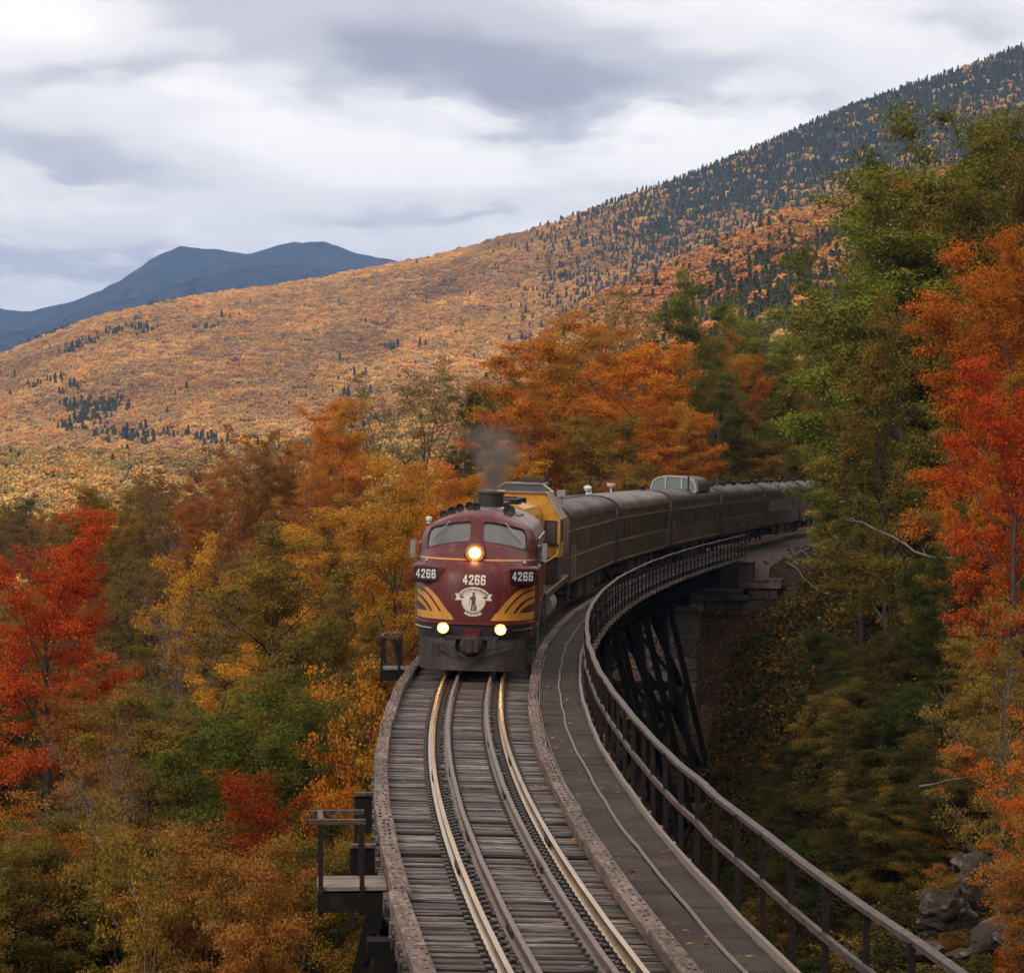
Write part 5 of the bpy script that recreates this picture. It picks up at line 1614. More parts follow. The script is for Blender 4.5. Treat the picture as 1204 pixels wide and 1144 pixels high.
def grow(seed, H, RC, kind='broad', n_limb=14, sub=6, leaves=24000, leaf=.17, clump=.62, bare=.0, low=.28, trunk_r=None, fork=False, fill=1.0, droop=0.0):
    """a tapered trunk, limbs and side branches, leaves gathered in clumps along the outer wood.
    H height, RC crown radius; returns (trunk mesh, crown mesh)"""
    rs = np.random.default_rng(seed)
    r0 = trunk_r or H * .016
    thick, thin = [], []
    top = H * (.82 if kind != 'spruce' else .99)
    nst = 9
    tz = np.linspace(0, top, nst)
    wob = np.cumsum(rs.normal(size=(nst, 2)) * H * .007, 0); wob -= wob[0]
    tr = np.column_stack([wob, tz]); tr[0, 2] = -.8
    rad = r0 * (1 - np.linspace(0, 1, nst) * .82); rad[0] *= 1.35
    for i in range(nst - 1): thick.append((tr[i], tr[i + 1], rad[i], rad[i + 1]))
    def trunk_at(z): return np.array([np.interp(z, tz, tr[:, 0]), np.interp(z, tz, tr[:, 1]), z])
    cl_c = []; cl_w = []
    def env(z):
        t = (z / H - low) / (1 - low)
        if kind == 'broad': return RC * np.sqrt(max(.02, 1 - (2 * min(max(t, 0), 1) - .86) ** 2 * .92)) if t > 0 else RC * .55
        if kind == 'oval': return RC * (max(.02, 1 - abs(2 * t - .8) ** 2.2 * .72)) ** .6
        if kind == 'spruce': return RC * (1 - max(t, 0)) * .98 + .12
        return RC * np.sqrt(max(.03, 1 - (2 * t - 1) ** 2))
    phi = rs.random() * 6.28
    for i in range(n_limb):
        f = (i + .5) / n_limb
        z = H * (low * .85 + (top / H - low * .85) * f ** .9)
        if kind == 'spruce': z = H * (low + (1 - low) * f)
        phi += 2.4 + rs.normal() * .35
        b = trunk_at(min(z, top))
        up = (.25 + .85 * f + rs.normal() * .12) if kind != 'spruce' else (-.18 + .25 * f)
        rr_ = env(z + (H * .07 if kind != 'spruce' else 0)) * (.72 + .42 * rs.random())
        L_ = rr_ / max(.45, math.cos(min(1.1, up))) if kind != 'spruce' else rr_
        if kind != 'spruce': L_ = min(L_, (H - z) / max(.2, math.sin(up)) * 1.02 + .5)
        dirv = np.array([math.cos(phi) * math.cos(up), math.sin(phi) * math.cos(up), math.sin(up)])
        pts = [b]; n_s = 5
        dcur = dirv.copy()
        for k_ in range(n_s):
            dcur = dcur + rs.normal(size=3) * .13 + np.array([0, 0, .05 if kind != 'spruce' else -.02]) - np.array([0, 0, droop])
            dcur /= np.linalg.norm(dcur); pts.append(pts[-1] + dcur * L_ / n_s)
        lr = max(.02, np.interp(z, tz, rad) * .55)
        for k_ in range(n_s): thick.append((pts[k_], pts[k_ + 1], lr * (1 - k_ / n_s * .85), lr * (1 - (k_ + 1) / n_s * .85)))
        pts = np.array(pts)
        for j in range(sub):
            t = .22 + .78 * (j + rs.random()) / sub
            q = np.array([np.interp(t * n_s, np.arange(n_s + 1), pts[:, c]) for c in range(3)])
            a2 = rs.normal(size=3); a2[2] = a2[2] * .5 + (.25 if kind != 'spruce' else -.15)
            if kind == 'spruce': a2 = a2 * .5 + dirv * .8
            a2 += dirv * .5; a2 /= np.linalg.norm(a2)
            l2 = (RC * .36 if kind != 'spruce' else rr_ * .35) * (.6 + .7 * rs.random()) * (1.15 - .4 * t)
            e = q + a2 * l2
            mid_ = (q + e) / 2 + rs.normal(size=3) * l2 * .08
            thin.append((q, mid_, lr * .32, lr * .2)); thin.append((mid_, e, lr * .2, lr * .07))
            for u in (.45, .75, 1.0):
                cl_c.append(q + (e - q) * u + rs.normal(size=3) * .12); cl_w.append(.6 + .5 * u)
            if bare > 0 or j % 2 == 0:
                for _ in range(2 + int(bare * 5)):
                    u = .3 + .7 * rs.random(); w0 = q + (e - q) * u; dd_ = a2 + rs.normal(size=3) * .75; dd_ /= np.linalg.norm(dd_)
                    thin.append((w0, w0 + dd_ * l2 * (.35 + .4 * rs.random()), lr * .10 + .004, .003))
        cl_c.append(pts[-1]); cl_w.append(1.1)
    v1, q1 = tubes_np(thick, 7); v2, q2 = tubes_np(thin, 3 if bare < .5 else 4)
    V = np.concatenate([v1, v2]); Q = np.concatenate([q1, q2 + len(v1)])
    tm = raw_mesh('trunk', V, Q, m_bark, smooth=True)
    cl_c = np.array(cl_c); cl_w = np.array(cl_w)
    if kind == 'spruce': csz = clump * .55
    else: csz = clump
    n = leaves
    i = rs.choice(len(cl_c), n, p=cl_w / cl_w.sum())
    crv = rs.random(len(cl_c)); csize = csz * (.6 + .75 * rs.random(len(cl_c)))
    o = rs.normal(size=(n, 3)) * .55; o[:, 2] *= .42
    c = cl_c[i] + o * csize[i][:, None]
    ax_ = c - np.array([0, 0, H * .45]); ax_ /= np.linalg.norm(ax_, axis=1)[:, None] + 1e-6
    bias = o * np.array([.8, .8, 1.3]) + ax_ * .35 + np.array([0, 0, .55])
    v, q = leaf_quads(c, n, leaf, rs, .35, bias)
    zn = (c[:, 2] / H); big = fbm(c[:, 0] / (RC * .6) + seed, c[:, 1] / (RC * .6) + c[:, 2] / (RC * .7), seed, 2)
    clv = np.clip(.5 + .9 * big + .25 * (crv[i] - .5) - .35 * (zn - .65), 0, 1)
    cm = raw_mesh('crown', v, q, m_leaf, attrs={'leaf_var': ('FLOAT', 'POINT', np.repeat((rs.random(n) * .35 + crv[i] * .65), 4)), 'clump_var': ('FLOAT', 'POINT', np.repeat(clv, 4))})
    ht = float(np.quantile(v[:, 2], .998)); rc = float(np.quantile(np.hypot(v[:, 0], v[:, 1]), .97))
    return tm, cm, ht, rc


TREES = {
    'maple': [grow(11, 18, 6.2, 'broad', 17, 7, 60000, .138, .74), grow(12, 18, 6.0, 'broad', 16, 7, 58000, .138, .70, low=.24), grow(13, 18, 5.6, 'oval', 18, 7, 58000, .138, .70, low=.22)],
    'bole': [grow(25, 25, 6.0, 'broad', 16, 9, 52000, .138, .78, low=.50)],
    'full': [grow(21, 17, 6.4, 'broad', 20, 8, 74000, .138, .82, low=.12), grow(22, 17, 6.0, 'oval', 20, 8, 68000, .138, .8, low=.10)],
    'tall': [grow(23, 25, 5.6, 'broad', 18, 8, 64000, .138, .80, low=.36), grow(24, 25, 5.2, 'oval', 19, 8, 60000, .138, .76, low=.32)],
    'airy': [grow(31, 17, 5.6, 'oval', 17, 7, 16000, .15, .62, bare=.7, low=.22), grow(32, 17, 5.8, 'broad', 16, 7, 14000, .15, .6, bare=.7, low=.25)],
    'tallairy': [grow(33, 24, 5.2, 'oval', 18, 7, 16000, .15, .66, bare=.7, low=.4)],
    'birch': [grow(41, 14, 3.5, 'oval', 16, 6, 15000, .13, .5, low=.22, trunk_r=.11, droop=.02), grow(42, 14, 3.7, 'oval', 17, 6, 17000, .13, .52, low=.18, trunk_r=.11)],
    'bare': [grow(51, 17, 5.0, 'oval', 18, 8, 3600, .12, .6, bare=1.0, low=.2), grow(52, 17, 5.2, 'broad', 17, 8, 2600, .12, .6, bare=1.0, low=.22)],
    'shrub': [grow(71, 3.2, 1.7, 'round', 13, 5, 3400, .12, .36, low=.0, trunk_r=.05), grow(72, 3.2, 1.9, 'round', 12, 5, 3000, .12, .40, low=.0, trunk_r=.05), grow(73, 3.2, 1.5, 'round', 12, 5, 1500, .11, .34, low=.0, trunk_r=.04, bare=.8)],
}
BARK = {'grey': (.13, .105, .085), 'dark': (.045, .035, .028), 'pale': (.46, .42, .37), 'brown': (.085, .06, .045), 'silver': (.24, .21, .18)}
FOL = {  # leaf colour, second colour
    'red': ((.48, .068, .010), (.46, .088, .012)), 'redorange': ((.52, .125, .012), (.48, .20, .018)), 'orange': ((.56, .190, .017), (.47, .22, .024)),
    'deeporange': ((.46, .135, .014), (.38, .165, .020)), 'gold': ((.54, .255, .024), (.46, .21, .026)), 'golden_olive': ((.30, .175, .026), (.20, .135, .024)),
    'yellow': ((.50, .33, .035), (.30, .24, .034)), 'olive': ((.165, .128, .021), (.24, .145, .025)), 'green': ((.125, .140, .020), (.180, .170, .024)),
    'darkgreen': ((.052, .068, .013), (.080, .085, .016)), 'brightgreen': ((.185, .205, .027), (.21, .195, .028)), 'brown': ((.24, .125, .038), (.17, .10, .034)), 'rust': ((.35, .145, .026), (.26, .125, .026)),
    'greenorange': ((.13, .135, .020), (.40, .19, .022)), 'orangegreen': ((.46, .20, .02), (.14, .135, .020)), 'buff': ((.32, .21, .075), (.22, .165, .06)),
    'shaded_green': ((.030, .036, .009), (.050, .048, .011)), 'shaded_olive': ((.070, .060, .013), (.090, .068, .014)), 'shaded_gold': ((.24, .145, .020), (.12, .085, .017)), 'shaded_rust': ((.15, .068, .014), (.085, .048, .012)),  # darker copies: the shade of surrounding trees is put into the leaf colour
}
WORD = {'red': 'bright red', 'redorange': 'red orange', 'orange': 'orange', 'deeporange': 'deep orange', 'gold': 'golden yellow', 'golden_olive': 'golden olive', 'yellow': 'yellow', 'olive': 'olive green', 'green': 'green', 'darkgreen': 'dark green', 'brightgreen': 'fresh green', 'brown': 'brown', 'rust': 'rust brown', 'pink': 'pinkish red', 'shaded_green': 'dark green', 'shaded_olive': 'shaded olive', 'shaded_gold': 'shaded golden', 'shaded_rust': 'shaded rust', 'greenorange': 'green and orange', 'orangegreen': 'orange and green', 'buff': 'pale buff'}
NAME = {'bole': 'maple_tree', 'maple': 'maple_tree', 'full': 'maple_tree', 'airy': 'thin_tree', 'birch': 'birch_tree', 'bare': 'bare_tree', 'spruce': 'spruce_tree', 'shrub': 'shrub'}
CATN = {'bole': 'tree', 'maple': 'tree', 'full': 'tree', 'airy': 'tree', 'birch': 'tree', 'bare': 'tree', 'spruce': 'tree', 'shrub': 'shrub'}


def plant(kind, colour, loc, h, w, label, group=None, bark='grey', var=None, lean=.03, shade=1.0):
    """h metres tall, w metres wide; slender asks get the tall-boled form"""
    form = kind
    if kind in ('maple', 'full') and h / w > 1.75: form = 'tall'; var = None
    if kind in ('airy', 'bare') and h / w > 2.1 and kind == 'airy': form = 'tallairy'; var = None
    tm, cm, H, RC = TREES[form][var if var is not None else rnd.randrange(len(TREES[form]))]
    sx = w / (2 * RC); sz = h / H
    if kind != 'shrub': sx = max(sx, sz * (.5 if kind == 'birch' else .72))
    o = thing(NAME[kind], label, CATN[kind], loc, (rnd.uniform(-lean, lean), rnd.uniform(-lean, lean), rnd.uniform(0, 6.28)), group)
    t = link('trunk' if kind != 'shrub' else 'stems', tm, o); c = link('crown', cm, o)
    o.scale = (sx, sx, sz)
    c1, c2 = FOL[colour]
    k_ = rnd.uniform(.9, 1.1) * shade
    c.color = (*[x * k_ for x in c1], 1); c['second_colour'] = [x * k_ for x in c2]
    t.color = (*BARK[bark], 1)
    return o


def tree_px(kind, colour, px, top, wpx, depth, label, group=None, bark='grey', var=None, hmax=34, **kw):
    """a tree whose crown is centred over a photo column; its foot stands on the ground there"""
    p = at(px, top, depth); g = hz(p.x, p.y)
    h = p.z - g
    return plant(kind, colour, (p.x, p.y, g), max(h, 1.2), wpx * depth / FPX, label, group, bark, var, **kw)


T = tree_px
# ---- left of the bridge, the individual trees of the photograph
T('bole', 'red', 60, 598, 215, 103, 'tall bright red maple with bare grey lower trunk at far left edge', bark='grey')
T('maple', 'redorange', -50, 715, 110, 110, 'red orange maple cut by the left edge below the bright red maple', var=1)
T('airy', 'olive', 150, 655, 150, 135, 'thin olive tree with dark trunk right behind the bright red maple', bark='dark', var=0)
T('full', 'golden_olive', 100, 572, 110, 190, 'golden olive tree rising above the top of the bright red maple', var=1)
T('birch', 'gold', 214, 628, 96, 128, 'golden birch between the bright red maple and the broad olive tree', bark='silver', var=0)
T('bare', 'brown', 222, 700, 120, 112, 'nearly bare grey branched tree below the golden birch at left', bark='silver', var=0)
T('maple', 'golden_olive', 325, 618, 235, 122, 'broad golden olive tree with dark forked trunk left of the engine', bark='dark', var=1)
T('airy', 'brown', 205, 540, 150, 215, 'thin brown tree on the skyline above the golden birch', bark='silver', var=1)
T('bare', 'brown', 262, 512, 130, 232, 'leafless greyish tree on the skyline left of the flame orange tree', bark='silver', var=1)
T('airy', 'rust', 318, 500, 140, 226, 'thin rust brown tree on skyline, just left of the flame orange tree', bark='silver', var=0)
T('maple', 'orange', 410, 470, 112, 200, 'flame orange tree on the skyline left of the smoke', var=2)
T('airy', 'deeporange', 372, 520, 100, 186, 'thin deep orange tree below and left of the flame orange tree', bark='silver', var=1)
T('airy', 'buff', 500, 420, 165, 240, 'tall thin buff tree on the skyline between flame orange tree and smoke', bark='brown', var=1)
T('bare', 'brown', 448, 455, 130, 250, 'leafless brown tree behind the flame orange tree', bark='brown', var=0)
T('bare', 'rust', 545, 440, 90, 255, 'leafless rust tinted tree beside the dark green tree above the smoke', bark='brown', var=1)
T('full', 'darkgreen', 572, 455, 80, 226, 'dark green tree directly above the exhaust smoke', var=1, bark='dark')
T('full', 'gold', 455, 540, 150, 128, 'full golden orange tree just left of the engine nose', var=0)
T('full', 'gold', 395, 600, 150, 140, 'golden tree between broad olive tree and golden orange tree', var=1)
T('full', 'orange', 505, 545, 120, 150, 'orange tree behind the engine stack at left', var=1)
T('full', 'olive', 400, 690, 130, 116, 'low olive green tree left of the small dark platform', var=0)
T('birch', 'orange', 414, 778, 96, 82, 'small bright orange birch below the small dark platform', bark='silver', var=1)
T('maple', 'gold', 288, 762, 130, 92, 'golden orange tree right behind the round green tree', var=0)
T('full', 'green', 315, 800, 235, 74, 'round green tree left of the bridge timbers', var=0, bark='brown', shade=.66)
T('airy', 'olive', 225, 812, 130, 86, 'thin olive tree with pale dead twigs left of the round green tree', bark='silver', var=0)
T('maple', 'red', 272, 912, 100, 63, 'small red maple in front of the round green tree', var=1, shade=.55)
T('birch', 'golden_olive', 190, 945, 118, 57, 'slim golden olive birch with white trunk at bottom left', bark='pale', var=0)
T('airy', 'rust', 135, 810, 150, 88, 'thin rust brown tree below the bright red maple', bark='brown', var=1)
T('bare', 'brown', 130, 850, 120, 76, 'grey leafless tree with crooked limbs left of the slim golden birch', bark='silver', var=1)
T('full', 'deeporange', 40, 935, 190, 66, 'deep orange bushy tree in the bottom left corner', var=0)
T('full', 'golden_olive', 345, 985, 130, 60, 'golden olive small tree under the nearest plank platform', var=1)
T('full', 'rust', 300, 1010, 150, 54, 'rust orange small tree right of the slim golden birch, bottom edge', var=0)
T('full', 'orange', 432, 880, 74, 78, 'orange small tree close behind the left bridge timber', var=1)
T('full', 'deeporange', -10, 840, 120, 112, 'deep orange tree at left edge behind the red maple trunk', var=1)
T('full', 'olive', 150, 760, 130, 118, 'olive green tree behind the trunk of the bright red maple', var=0)
T('full', 'olive', 285, 700, 140, 140, 'olive tree under the broad golden olive crown', var=1)
T('full', 'darkgreen', 20, 588, 130, 330, 'distant green tree on the skyline above the left edge', var=0)
T('maple', 'golden_olive', 160, 575, 100, 230, 'golden olive tree on the skyline right of the red maple top', var=2)

# ---- behind the train
T('maple', 'orange', 645, 368, 190, 205, 'great orange maple behind the yellow locomotive', var=0)
T('maple', 'orange', 762, 405, 175, 200, 'great orange maple behind the first coaches', var=1)
T('maple', 'deeporange', 700, 392, 150, 216, 'deep orange maple between the two great orange maples', var=2)
T('airy', 'golden_olive', 748, 340, 110, 236, 'thin golden olive tree rising behind the great orange maples', bark='silver', var=0)
T('bare', 'buff', 708, 350, 60, 222, 'bare pale stemmed tree sticking out above the great orange maples', bark='silver', var=0)
T('full', 'green', 808, 318, 120, 246, 'tall green tree right of the great orange maples', var=1)
T('full', 'brightgreen', 880, 362, 140, 264, 'fresh green tree above the dome car', var=0)
T('maple', 'orangegreen', 838, 388, 90, 248, 'orange and green tree above the dome car', var=1)
T('full', 'golden_olive', 925, 392, 120, 280, 'golden olive tree above the far coaches', var=1)
T('maple', 'olive', 860, 455, 150, 246, 'olive green tree with spreading low limbs behind the dome car', var=0)
T('full', 'olive', 930, 470, 120, 282, 'olive green tree behind the farthest coaches', var=0)
T('full', 'deeporange', 620, 440, 140, 190, 'deep orange tree low behind the yellow locomotive roof', var=0)
T('full', 'orange', 800, 470, 130, 196, 'orange tree low behind the second coach', var=1)
T('full', 'golden_olive', 700, 490, 150, 188, 'golden olive tree low behind the first coach', var=1)
T('full', 'gold', 590, 520, 110, 176, 'golden tree low behind the exhaust stack', var=1)
T('full', 'darkgreen', 992, 520, 80, 228, 'dark green tree at the far end of the train', var=1)

# ---- hillside on the right
T('full', 'green', 1160, 128, 330, 150, 'topmost large green tree at the right edge', var=0)
T('full', 'brightgreen', 1075, 205, 300, 148, 'large green tree left of the topmost one on the right hillside', var=1)
T('full', 'green', 1035, 262, 240, 215, 'dark green tree at the left border of the right hillside', var=0)
T('full', 'olive', 1205, 160, 220, 140, 'olive tree at the right edge in front of the topmost green tree', var=1)
T('maple', 'redorange', 1092, 205, 60, 165, 'small red orange crown peeking between the large green trees', var=2)
T('full', 'deeporange', 1145, 290, 200, 118, 'large deep orange tree on the right hillside below the green crowns', var=0)
T('maple', 'deeporange', 1200, 270, 130, 112, 'deep orange tree cut by the right edge above the red maple', var=1)
T('bole', 'red', 1190, 418, 150, 84, 'bright red maple at the right edge')
T('maple', 'redorange', 1155, 545, 110, 96, 'red orange maple just below the bright red one at right', var=0)
T('full', 'darkgreen', 1000, 380, 130, 225, 'dark green tree right of the far end of the train', var=1)
T('full', 'greenorange', 1035, 400, 120, 200, 'green and orange tree right of the far end of the train', var=0)
T('birch', 'yellow', 1000, 528, 125, 190, 'yellow birch overhanging the far end of the train', bark='pale', var=1)
T('birch', 'golden_olive', 1080, 472, 130, 150, 'golden olive birch between yellow birch and red maple', bark='silver', var=0)
T('full', 'olive', 1062, 560, 120, 150, 'olive tree below the golden olive birch', var=1)
T('full', 'golden_olive', 1135, 600, 120, 108, 'golden olive tree below the red orange maple', var=0)
T('full', 'darkgreen', 1095, 640, 120, 128, 'dark green low tree in the shade at the forest edge', var=0)
T('airy', 'redorange', 1200, 830, 80, 56, 'red orange young tree at the right edge above the rocks', var=0)
T('airy', 'golden_olive', 1185, 700, 110, 66, 'thin golden olive tree at the right edge below the maples', var=1, bark='silver')
T('full', 'golden_olive', 1150, 740, 110, 88, 'golden olive tree on the slope right of the pier', var=1)
T('full', 'rust', 1215, 960, 80, 52, 'rust orange bushy tree in the corner beside the rocks', var=0)

# ---- the wood behind and between them: same look, told apart only as a group
AUTO = []          # (object, photo column, colour word, form word, landmark)
FORMW = {'maple_tree': 'tree', 'thin_tree': 'thin tree', 'bare_tree': 'bare tree', 'birch_tree': 'birch', 'shrub': 'bush'}


def filler(n, region, depth, cols, kinds, marks, group, hpx, seed, w=(100, 150)):
    r_ = random.Random(seed)
    for i in range(n):
        px = region[0] + (region[1] - region[0]) * (i + r_.random()) / n; d = r_.uniform(*depth)
        while region[0] == 560 and (px - CX) / FPX * d - track_x(d) > -5.5: d += 4
        top = hpx(px, d) + r_.uniform(-6, 26)
        if region[0] == -70 and d < 106 and -5 < px < 95: d = r_.uniform(107, 135)
        k_ = r_.choice(kinds); c_ = r_.choice(cols)
        o = T(k_, c_, px, top, r_.uniform(*w) * 200 / d * .62, d, '', group, bark=r_.choice(['grey', 'brown', 'dark', 'silver']), shade=.9)
        AUTO.append((o, px, WORD[c_], {'full': 'bushy tree', 'maple': 'spreading tree', 'airy': 'thin tree'}[k_], next(m_ for x_, m_ in marks if px <= x_)))


ORD = ['first', 'second', 'third', 'fourth', 'fifth', 'sixth', 'seventh', 'eighth', 'ninth', 'tenth', 'eleventh', 'twelfth', 'thirteenth', 'fourteenth']


def auto_labels():
    from collections import defaultdict
    g = defaultdict(list)
    for a_ in AUTO: g[a_[2:]].append(a_)
    for (c_, f_, m_), l_ in g.items():
        l_.sort(key=lambda a_: a_[1])
        for i, a_ in enumerate(l_):
            a_[0]['label'] = f'{c_} {f_} {m_}' + ('' if len(l_) == 1 else f', {ORD[min(i, 13)]} from left')


filler(26, (-60, 430), (205, 300), ['brown', 'rust', 'golden_olive', 'olive', 'deeporange'], ['airy', 'full', 'maple'], [(60, 'far behind the bright red maple'), (180, 'far behind the red maple\'s right side'), (290, 'far behind the golden birch'), (999, 'far behind the flame orange tree')], 'mixed wood behind the left trees',
       lambda px, d: float(np.interp(px, [-60, 100, 250, 430], [610, 592, 545, 500])), 1)
filler(30, (-60, 500), (140, 205), ['brown', 'rust', 'brown', 'gold', 'golden_olive', 'deeporange'], ['full', 'maple', 'airy', 'airy'], [(80, 'just behind the bright red maple'), (200, 'between red maple and golden birch'), (330, 'behind the broad golden olive tree'), (999, 'beside the golden tree near the engine')], 'valley trees on the left',
       lambda px, d: float(np.interp(px, [-60, 100, 250, 430, 500], [690, 680, 650, 600, 570])), 2)
filler(26, (-70, 430), (84, 135), ['olive', 'darkgreen', 'green', 'golden_olive', 'rust'], ['full', 'full', 'maple'], [(90, 'low under the bright red maple'), (210, 'left of the round green tree'), (330, 'behind the round green tree'), (999, 'behind the small orange birch')], 'low trees below the left side of the bridge',
       lambda px, d: float(np.interp(px, [-60, 430], [800, 790])), 3)
filler(16, (-40, 400), (58, 80), ['olive', 'darkgreen', 'rust', 'golden_olive'], ['full', 'full', 'airy'], [(100, 'low in the bottom left corner'), (230, 'around the slim golden birch'), (330, 'below the small red maple'), (999, 'beside the nearest plank platform')], 'small trees at the bottom left',
       lambda px, d: float(np.interp(px, [-60, 430], [960, 990])), 4, (90, 130))
filler(26, (560, 960), (222, 300), ['olive', 'green', 'deeporange', 'golden_olive', 'brightgreen', 'orange'], ['full', 'full', 'maple'], [(660, 'behind the exhaust smoke'), (760, 'behind the great orange maples'), (860, 'in the wood above the dome car'), (1999, 'in the wood above the farthest coaches')], 'wood behind the train',
       lambda px, d: float(np.interp(px, [560, 640, 760, 830, 985], [470, 420, 400, 400, 430])), 5)
filler(20, (985, 1210), (120, 215), ['green', 'darkgreen', 'olive', 'golden_olive', 'greenorange'], ['full', 'full', 'maple'], [(1060, 'right of the far end of the train'), (1130, 'under the large green crowns'), (1999, 'behind the bright red maple at right')], 'wood on the right hillside',
       lambda px, d: float(np.interp(px, [985, 1040, 1210], [420, 330, 240])), 6)
filler(8, (1110, 1215), (90, 125), ['darkgreen', 'olive', 'golden_olive', 'greenorange'], ['full', 'full'], [(1999, 'low below the maples at right')], 'low trees at the edge of the right wood',
       lambda px, d: float(np.interp(px, [1040, 1210], [640, 560])), 7, (70, 110))

def understorey(n, xs, ys, cols, marks, group, hh, seed):
    r_ = random.Random(seed); i = 0
    while i < n:
        y = r_.uniform(*ys); x = track_x(y) + r_.uniform(*xs); px = CX + FPX * x / y
        if px > 1230: continue
        h = r_.uniform(*hh); c_ = r_.choice(cols)
        o = plant('full', c_, (x, y, hz(x, y) - .4), h, h * r_.uniform(.75, 1.05), '', group, 'brown')
        AUTO.append((o, px, WORD[c_], 'young tree', next(m_ for x_, m_ in marks if px <= x_))); i += 1


understorey(34, (9.5, 17), (95, 178), ['darkgreen', 'shaded_olive', 'shaded_olive', 'shaded_gold', 'shaded_green', 'olive'], [(980, 'at the upper edge of the right bank'), (1060, 'below the yellow birch'), (1130, 'below the golden olive birch'), (1999, 'below the maples at right')], 'young trees along the edge of the right wood', (3, 6.5), 61)
understorey(16, (12, 19), (68, 95), ['darkgreen', 'shaded_olive', 'shaded_gold', 'olive', 'rust'], [(1130, 'right of the bank bushes'), (1999, 'above the rocks at bottom right')], 'young trees above the rocks', (2.5, 5), 62)


# ---- shrubs on the right bank, each its own
def shrubs(n, xs, ys, cols, where, group, hh, seed, kinds=(0, 1, 2)):
    r_ = random.Random(seed); i = 0; guard = 0
    while i < n and guard < n * 30:
        guard += 1
        y = r_.uniform(*ys); x = track_x(y) + r_.uniform(*xs)
        px = CX + FPX * x / y
        if px > 1235 or px < -20: continue
        h = r_.uniform(*hh); c_ = r_.choice(cols); v_ = r_.choice(kinds); wd = h * r_.uniform(1.0, 1.6)
        o = plant('shrub', c_, (x, y, hz(x, y) - .15), h, wd, '', group, 'brown', v_, lean=.15)
        sz = 'tiny' if h < hh[0] + (hh[1] - hh[0]) * .33 else ('small' if h < hh[0] + (hh[1] - hh[0]) * .66 else 'large')
        AUTO.append((o, px, sz + ' ' + WORD[c_], ['round bush', 'wide bush', 'loose bush'][v_], where(px, y)))
        i += 1


def w_bank(px, y):
    if y > 125: return 'on the bank below the stone pier'
    if y > 105: return 'on the bank beside the tower legs'
    if y > 85: return 'halfway up the right bank'
    if y > 72: return 'on the right bank, nearer the railing'
    return 'close behind the right railing'
shrubs(150, (4.2, 19), (62, 150), ['shaded_olive', 'shaded_green', 'darkgreen', 'shaded_olive', 'shaded_gold', 'shaded_green'], w_bank, 'green bushes on the right bank', (.9, 2.9), 21)
shrubs(34, (5, 18), (58, 140), ['gold', 'shaded_gold', 'rust', 'shaded_gold'], w_bank, 'golden bushes on the right bank', (.7, 2.0), 22)
shrubs(26, (4.5, 16), (150, 186), ['shaded_olive', 'darkgreen', 'shaded_green', 'shaded_rust'], lambda px, y: 'just below the abutment' if y > 172 else 'between the pier and the abutment', 'bushes below the abutment', (.6, 1.5), 23)
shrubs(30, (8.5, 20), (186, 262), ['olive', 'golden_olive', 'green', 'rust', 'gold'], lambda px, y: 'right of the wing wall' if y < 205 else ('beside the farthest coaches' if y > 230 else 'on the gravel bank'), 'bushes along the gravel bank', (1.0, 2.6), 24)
shrubs(14, (7, 13), (44, 66), ['shaded_rust', 'shaded_olive', 'shaded_gold', 'shaded_green'], lambda px, y: 'near the rocks at bottom right', 'bushes near the rocks', (.6, 1.4), 25)
shrubs(34, (-24, -5), (48, 95), ['rust', 'olive', 'darkgreen', 'golden_olive', 'brown'], lambda px, y: 'under the round green tree' if y > 70 else ('by the slim golden birch foot' if px < 250 else 'under the nearest platform'), 'bushes in the left gully', (1.0, 2.8), 26)
auto_labels()

# ---- undergrowth: leaves, ferns and grass nobody could count
def undergrowth(name, n, sampler, size, cols, seed, up=.12, zoff=0):
    rs = np.random.default_rng(seed)
    x, y = sampler(rs, n)
    nn_ = len(x)
    cl = fbm(x / 1.6, y / 1.6, seed, 3)
    z = height(x, y) + up * rs.random(nn_) * (1 + 2.4 * np.clip(cl, 0, 1))
    v, q = leaf_quads(np.column_stack([x, y, z]), nn_, size, rs, .3)
    m = bpy.data.materials.new(name); m.use_nodes = True; t = m.node_tree; t.nodes.clear(); k_ = NT(t)
    a = k_.n('ShaderNodeAttribute', attribute_name='leaf_colour').outputs['Color']
    d = k_.n('ShaderNodeBsdfDiffuse'); k_.l(a, d.inputs[0]); tl_ = k_.n('ShaderNodeBsdfTranslucent'); k_.l(a, tl_.inputs[0])
    mx = k_.n('ShaderNodeMixShader', i_Fac=.25); k_.l(d.outputs[0], mx.inputs[1]); k_.l(tl_.outputs[0], mx.inputs[2])
    o_ = k_.n('ShaderNodeOutputMaterial'); k_.l(mx.outputs[0], o_.inputs[0])
    cc = np.array([FOL[c][0] for c in cols])
    f = np.clip((.5 + fbm(x / 3.1 + 7, y / 3.1, seed + 5, 3) + rs.normal(size=nn_) * .22) * len(cols), 0, len(cols) - 1).astype(int)
    c = cc[f] * (.6 + .7 * rs.random(nn_))[:, None]
    me = raw_mesh(name, v, q, m, attrs={'leaf_colour': ('FLOAT_COLOR', 'POINT', np.column_stack([np.repeat(c, 4, 0), np.ones(nn_ * 4)]))})
    return tag(link(name, me), kind='stuff')


